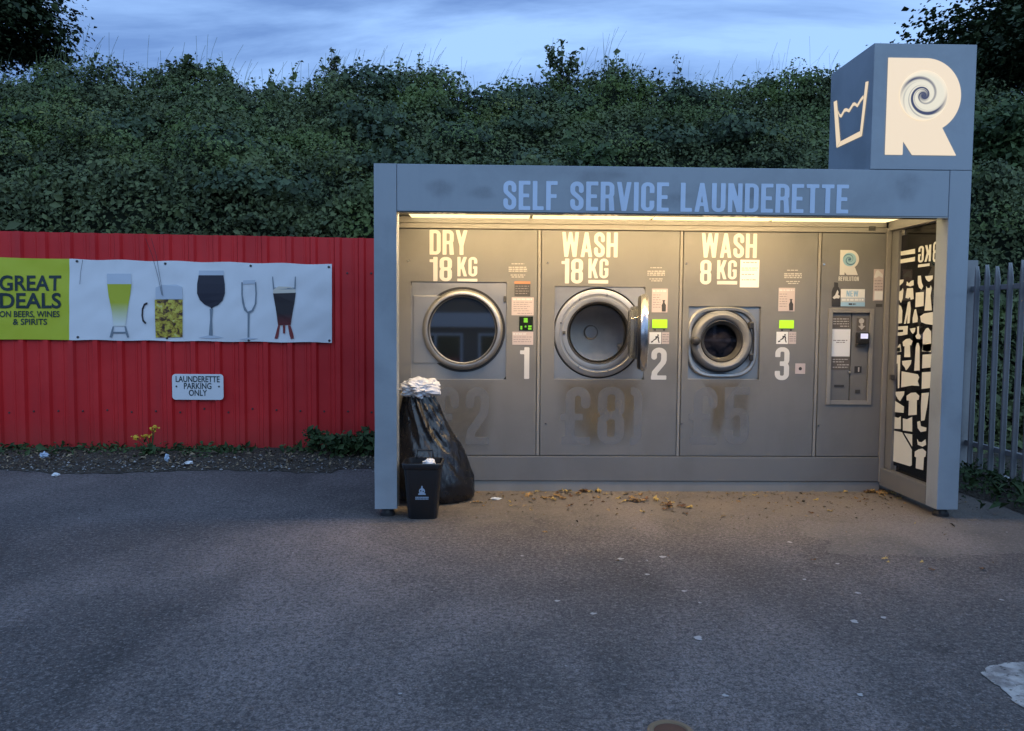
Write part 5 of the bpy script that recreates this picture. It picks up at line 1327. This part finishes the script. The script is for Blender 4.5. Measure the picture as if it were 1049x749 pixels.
# worn white paint at the right edge
WP_ = mat('worn_white_paint', (.43, .41, .385), .7); k_ = NT(WP_); k_.base(k_.mix(k_.ramp(k_.noise(k_.obj(), 9, 6, .7), [(.42, 1.0), (.60, 0.0)]), (.46, .435, .40), (.20, .18, .165))); k_.alpha(k_.ramp(k_.noise(k_.obj(), 34, 7, .75), [(.36, 0.0), (.44, 1.0)])); k_.bump(k_.noise(k_.obj(), 60, 4), .5, .006)
mk = [onZ(x_, y_, .004) for x_, y_ in ((1004, 689), (1009, 683), (1022, 681), (1035, 677), (1052, 676), (1090, 668), (1120, 690), (1100, 740), (1062, 732), (1047, 724), (1036, 716), (1030, 705), (1018, 700), (1012, 694))]
mo = []
for i, p in enumerate(mk):
    q = mk[(i+1) % len(mk)]
    for t in np.linspace(0, 1, 8, endpoint=False):
        a_ = p.lerp(q, t); mo.append((a_.x+.018*mnoise.noise((a_.x*14, a_.y*14, 1))+.008*mnoise.noise((a_.x*50, a_.y*50, 3)), a_.y+.018*mnoise.noise((a_.x*14, a_.y*14, 5))+.008*mnoise.noise((a_.x*50, a_.y*50, 8)), .004))
tag(MB().poly3(mo).build('road_marking', WP_), 'worn white paint patch on the asphalt at the right', 'marking', kind='structure')
# round cover set in the ground near the camera
dcp = onZ(687, 752, 0); dc_ = thing('drain_cover', 'small round rusty cover set in the asphalt in front', 'cover', (dcp.x, dcp.y, 0))
MB().lathe(dcp.x, 0, [(.080, .0), (.080, .010), (.074, .014), (.060, .014), (.057, .008)], 40, 'Z', dcp.y).build('rim', mat('cover_rim', (.24, .17, .10), .7, .3), dc_, smooth=True)
RUSTM = worn_metal('rusty_lid', (.13, .055, .03), .8, .5)
MB().lathe(dcp.x, 0, [(.057, .005), (.057, .009), (.02, .0105), (0, .0105)], 40, 'Z', dcp.y).build('lid', RUSTM, dc_, smooth=True)

# ================================================================== low shop across the car park, behind the camera (mirrored in the dryer glass)
sh = thing('shop_building', 'low shop building across the car park, mirrored in the dryer door', 'building', (0, -26, 0))
SHW = mat('shop_wall', (.10, .095, .09), .8); SHB = mat('shop_band', (.5, .52, .55), .6)
MB().box(-16, -34, 0, 16, -26, 7.0).build('wall', SHW, sh)
MB().box(-15.5, -25.99, 2.95, 15.5, -25.8, 3.55).build('fascia_board', SHB, sh)
for row, (za, zb_) in enumerate(((.5, 2.7), (4.3, 5.8))):
    for q in range(10):
        x0 = -14.5+q*2.95; wn = MB()
        # one frame: outer ring and a centre bar, butted end to end
        wn.box(x0, -25.99, za, x0+2.3, -25.93, za+.1).box(x0, -25.99, zb_-.1, x0+2.3, -25.93, zb_).box(x0, -25.99, za+.1, x0+.1, -25.93, zb_-.1).box(x0+2.2, -25.99, za+.1, x0+2.3, -25.93, zb_-.1).box(x0+1.1, -25.99, za+.1, x0+1.2, -25.93, zb_-.1)
        f_ = wn.build('window', SHB, sh); MB().box(x0+.1, -25.99, za+.1, x0+1.1, -25.97, zb_-.1).build('pane', DRYGLASS, f_); MB().box(x0+1.2, -25.99, za+.1, x0+2.2, -25.97, zb_-.1).build('pane', DRYGLASS, f_)
MB().add([(-17, -34.5, 7.0), (17, -34.5, 7.0), (17, -25.5, 7.0), (-17, -25.5, 7.0), (-17, -30, 8.6), (17, -30, 8.6)], [(0, 1, 5, 4), (3, 4, 5, 2), (0, 4, 3), (1, 2, 5), (0, 3, 2, 1)]).build('roof', mat('roof_tile', (.06, .05, .05), .8), sh)
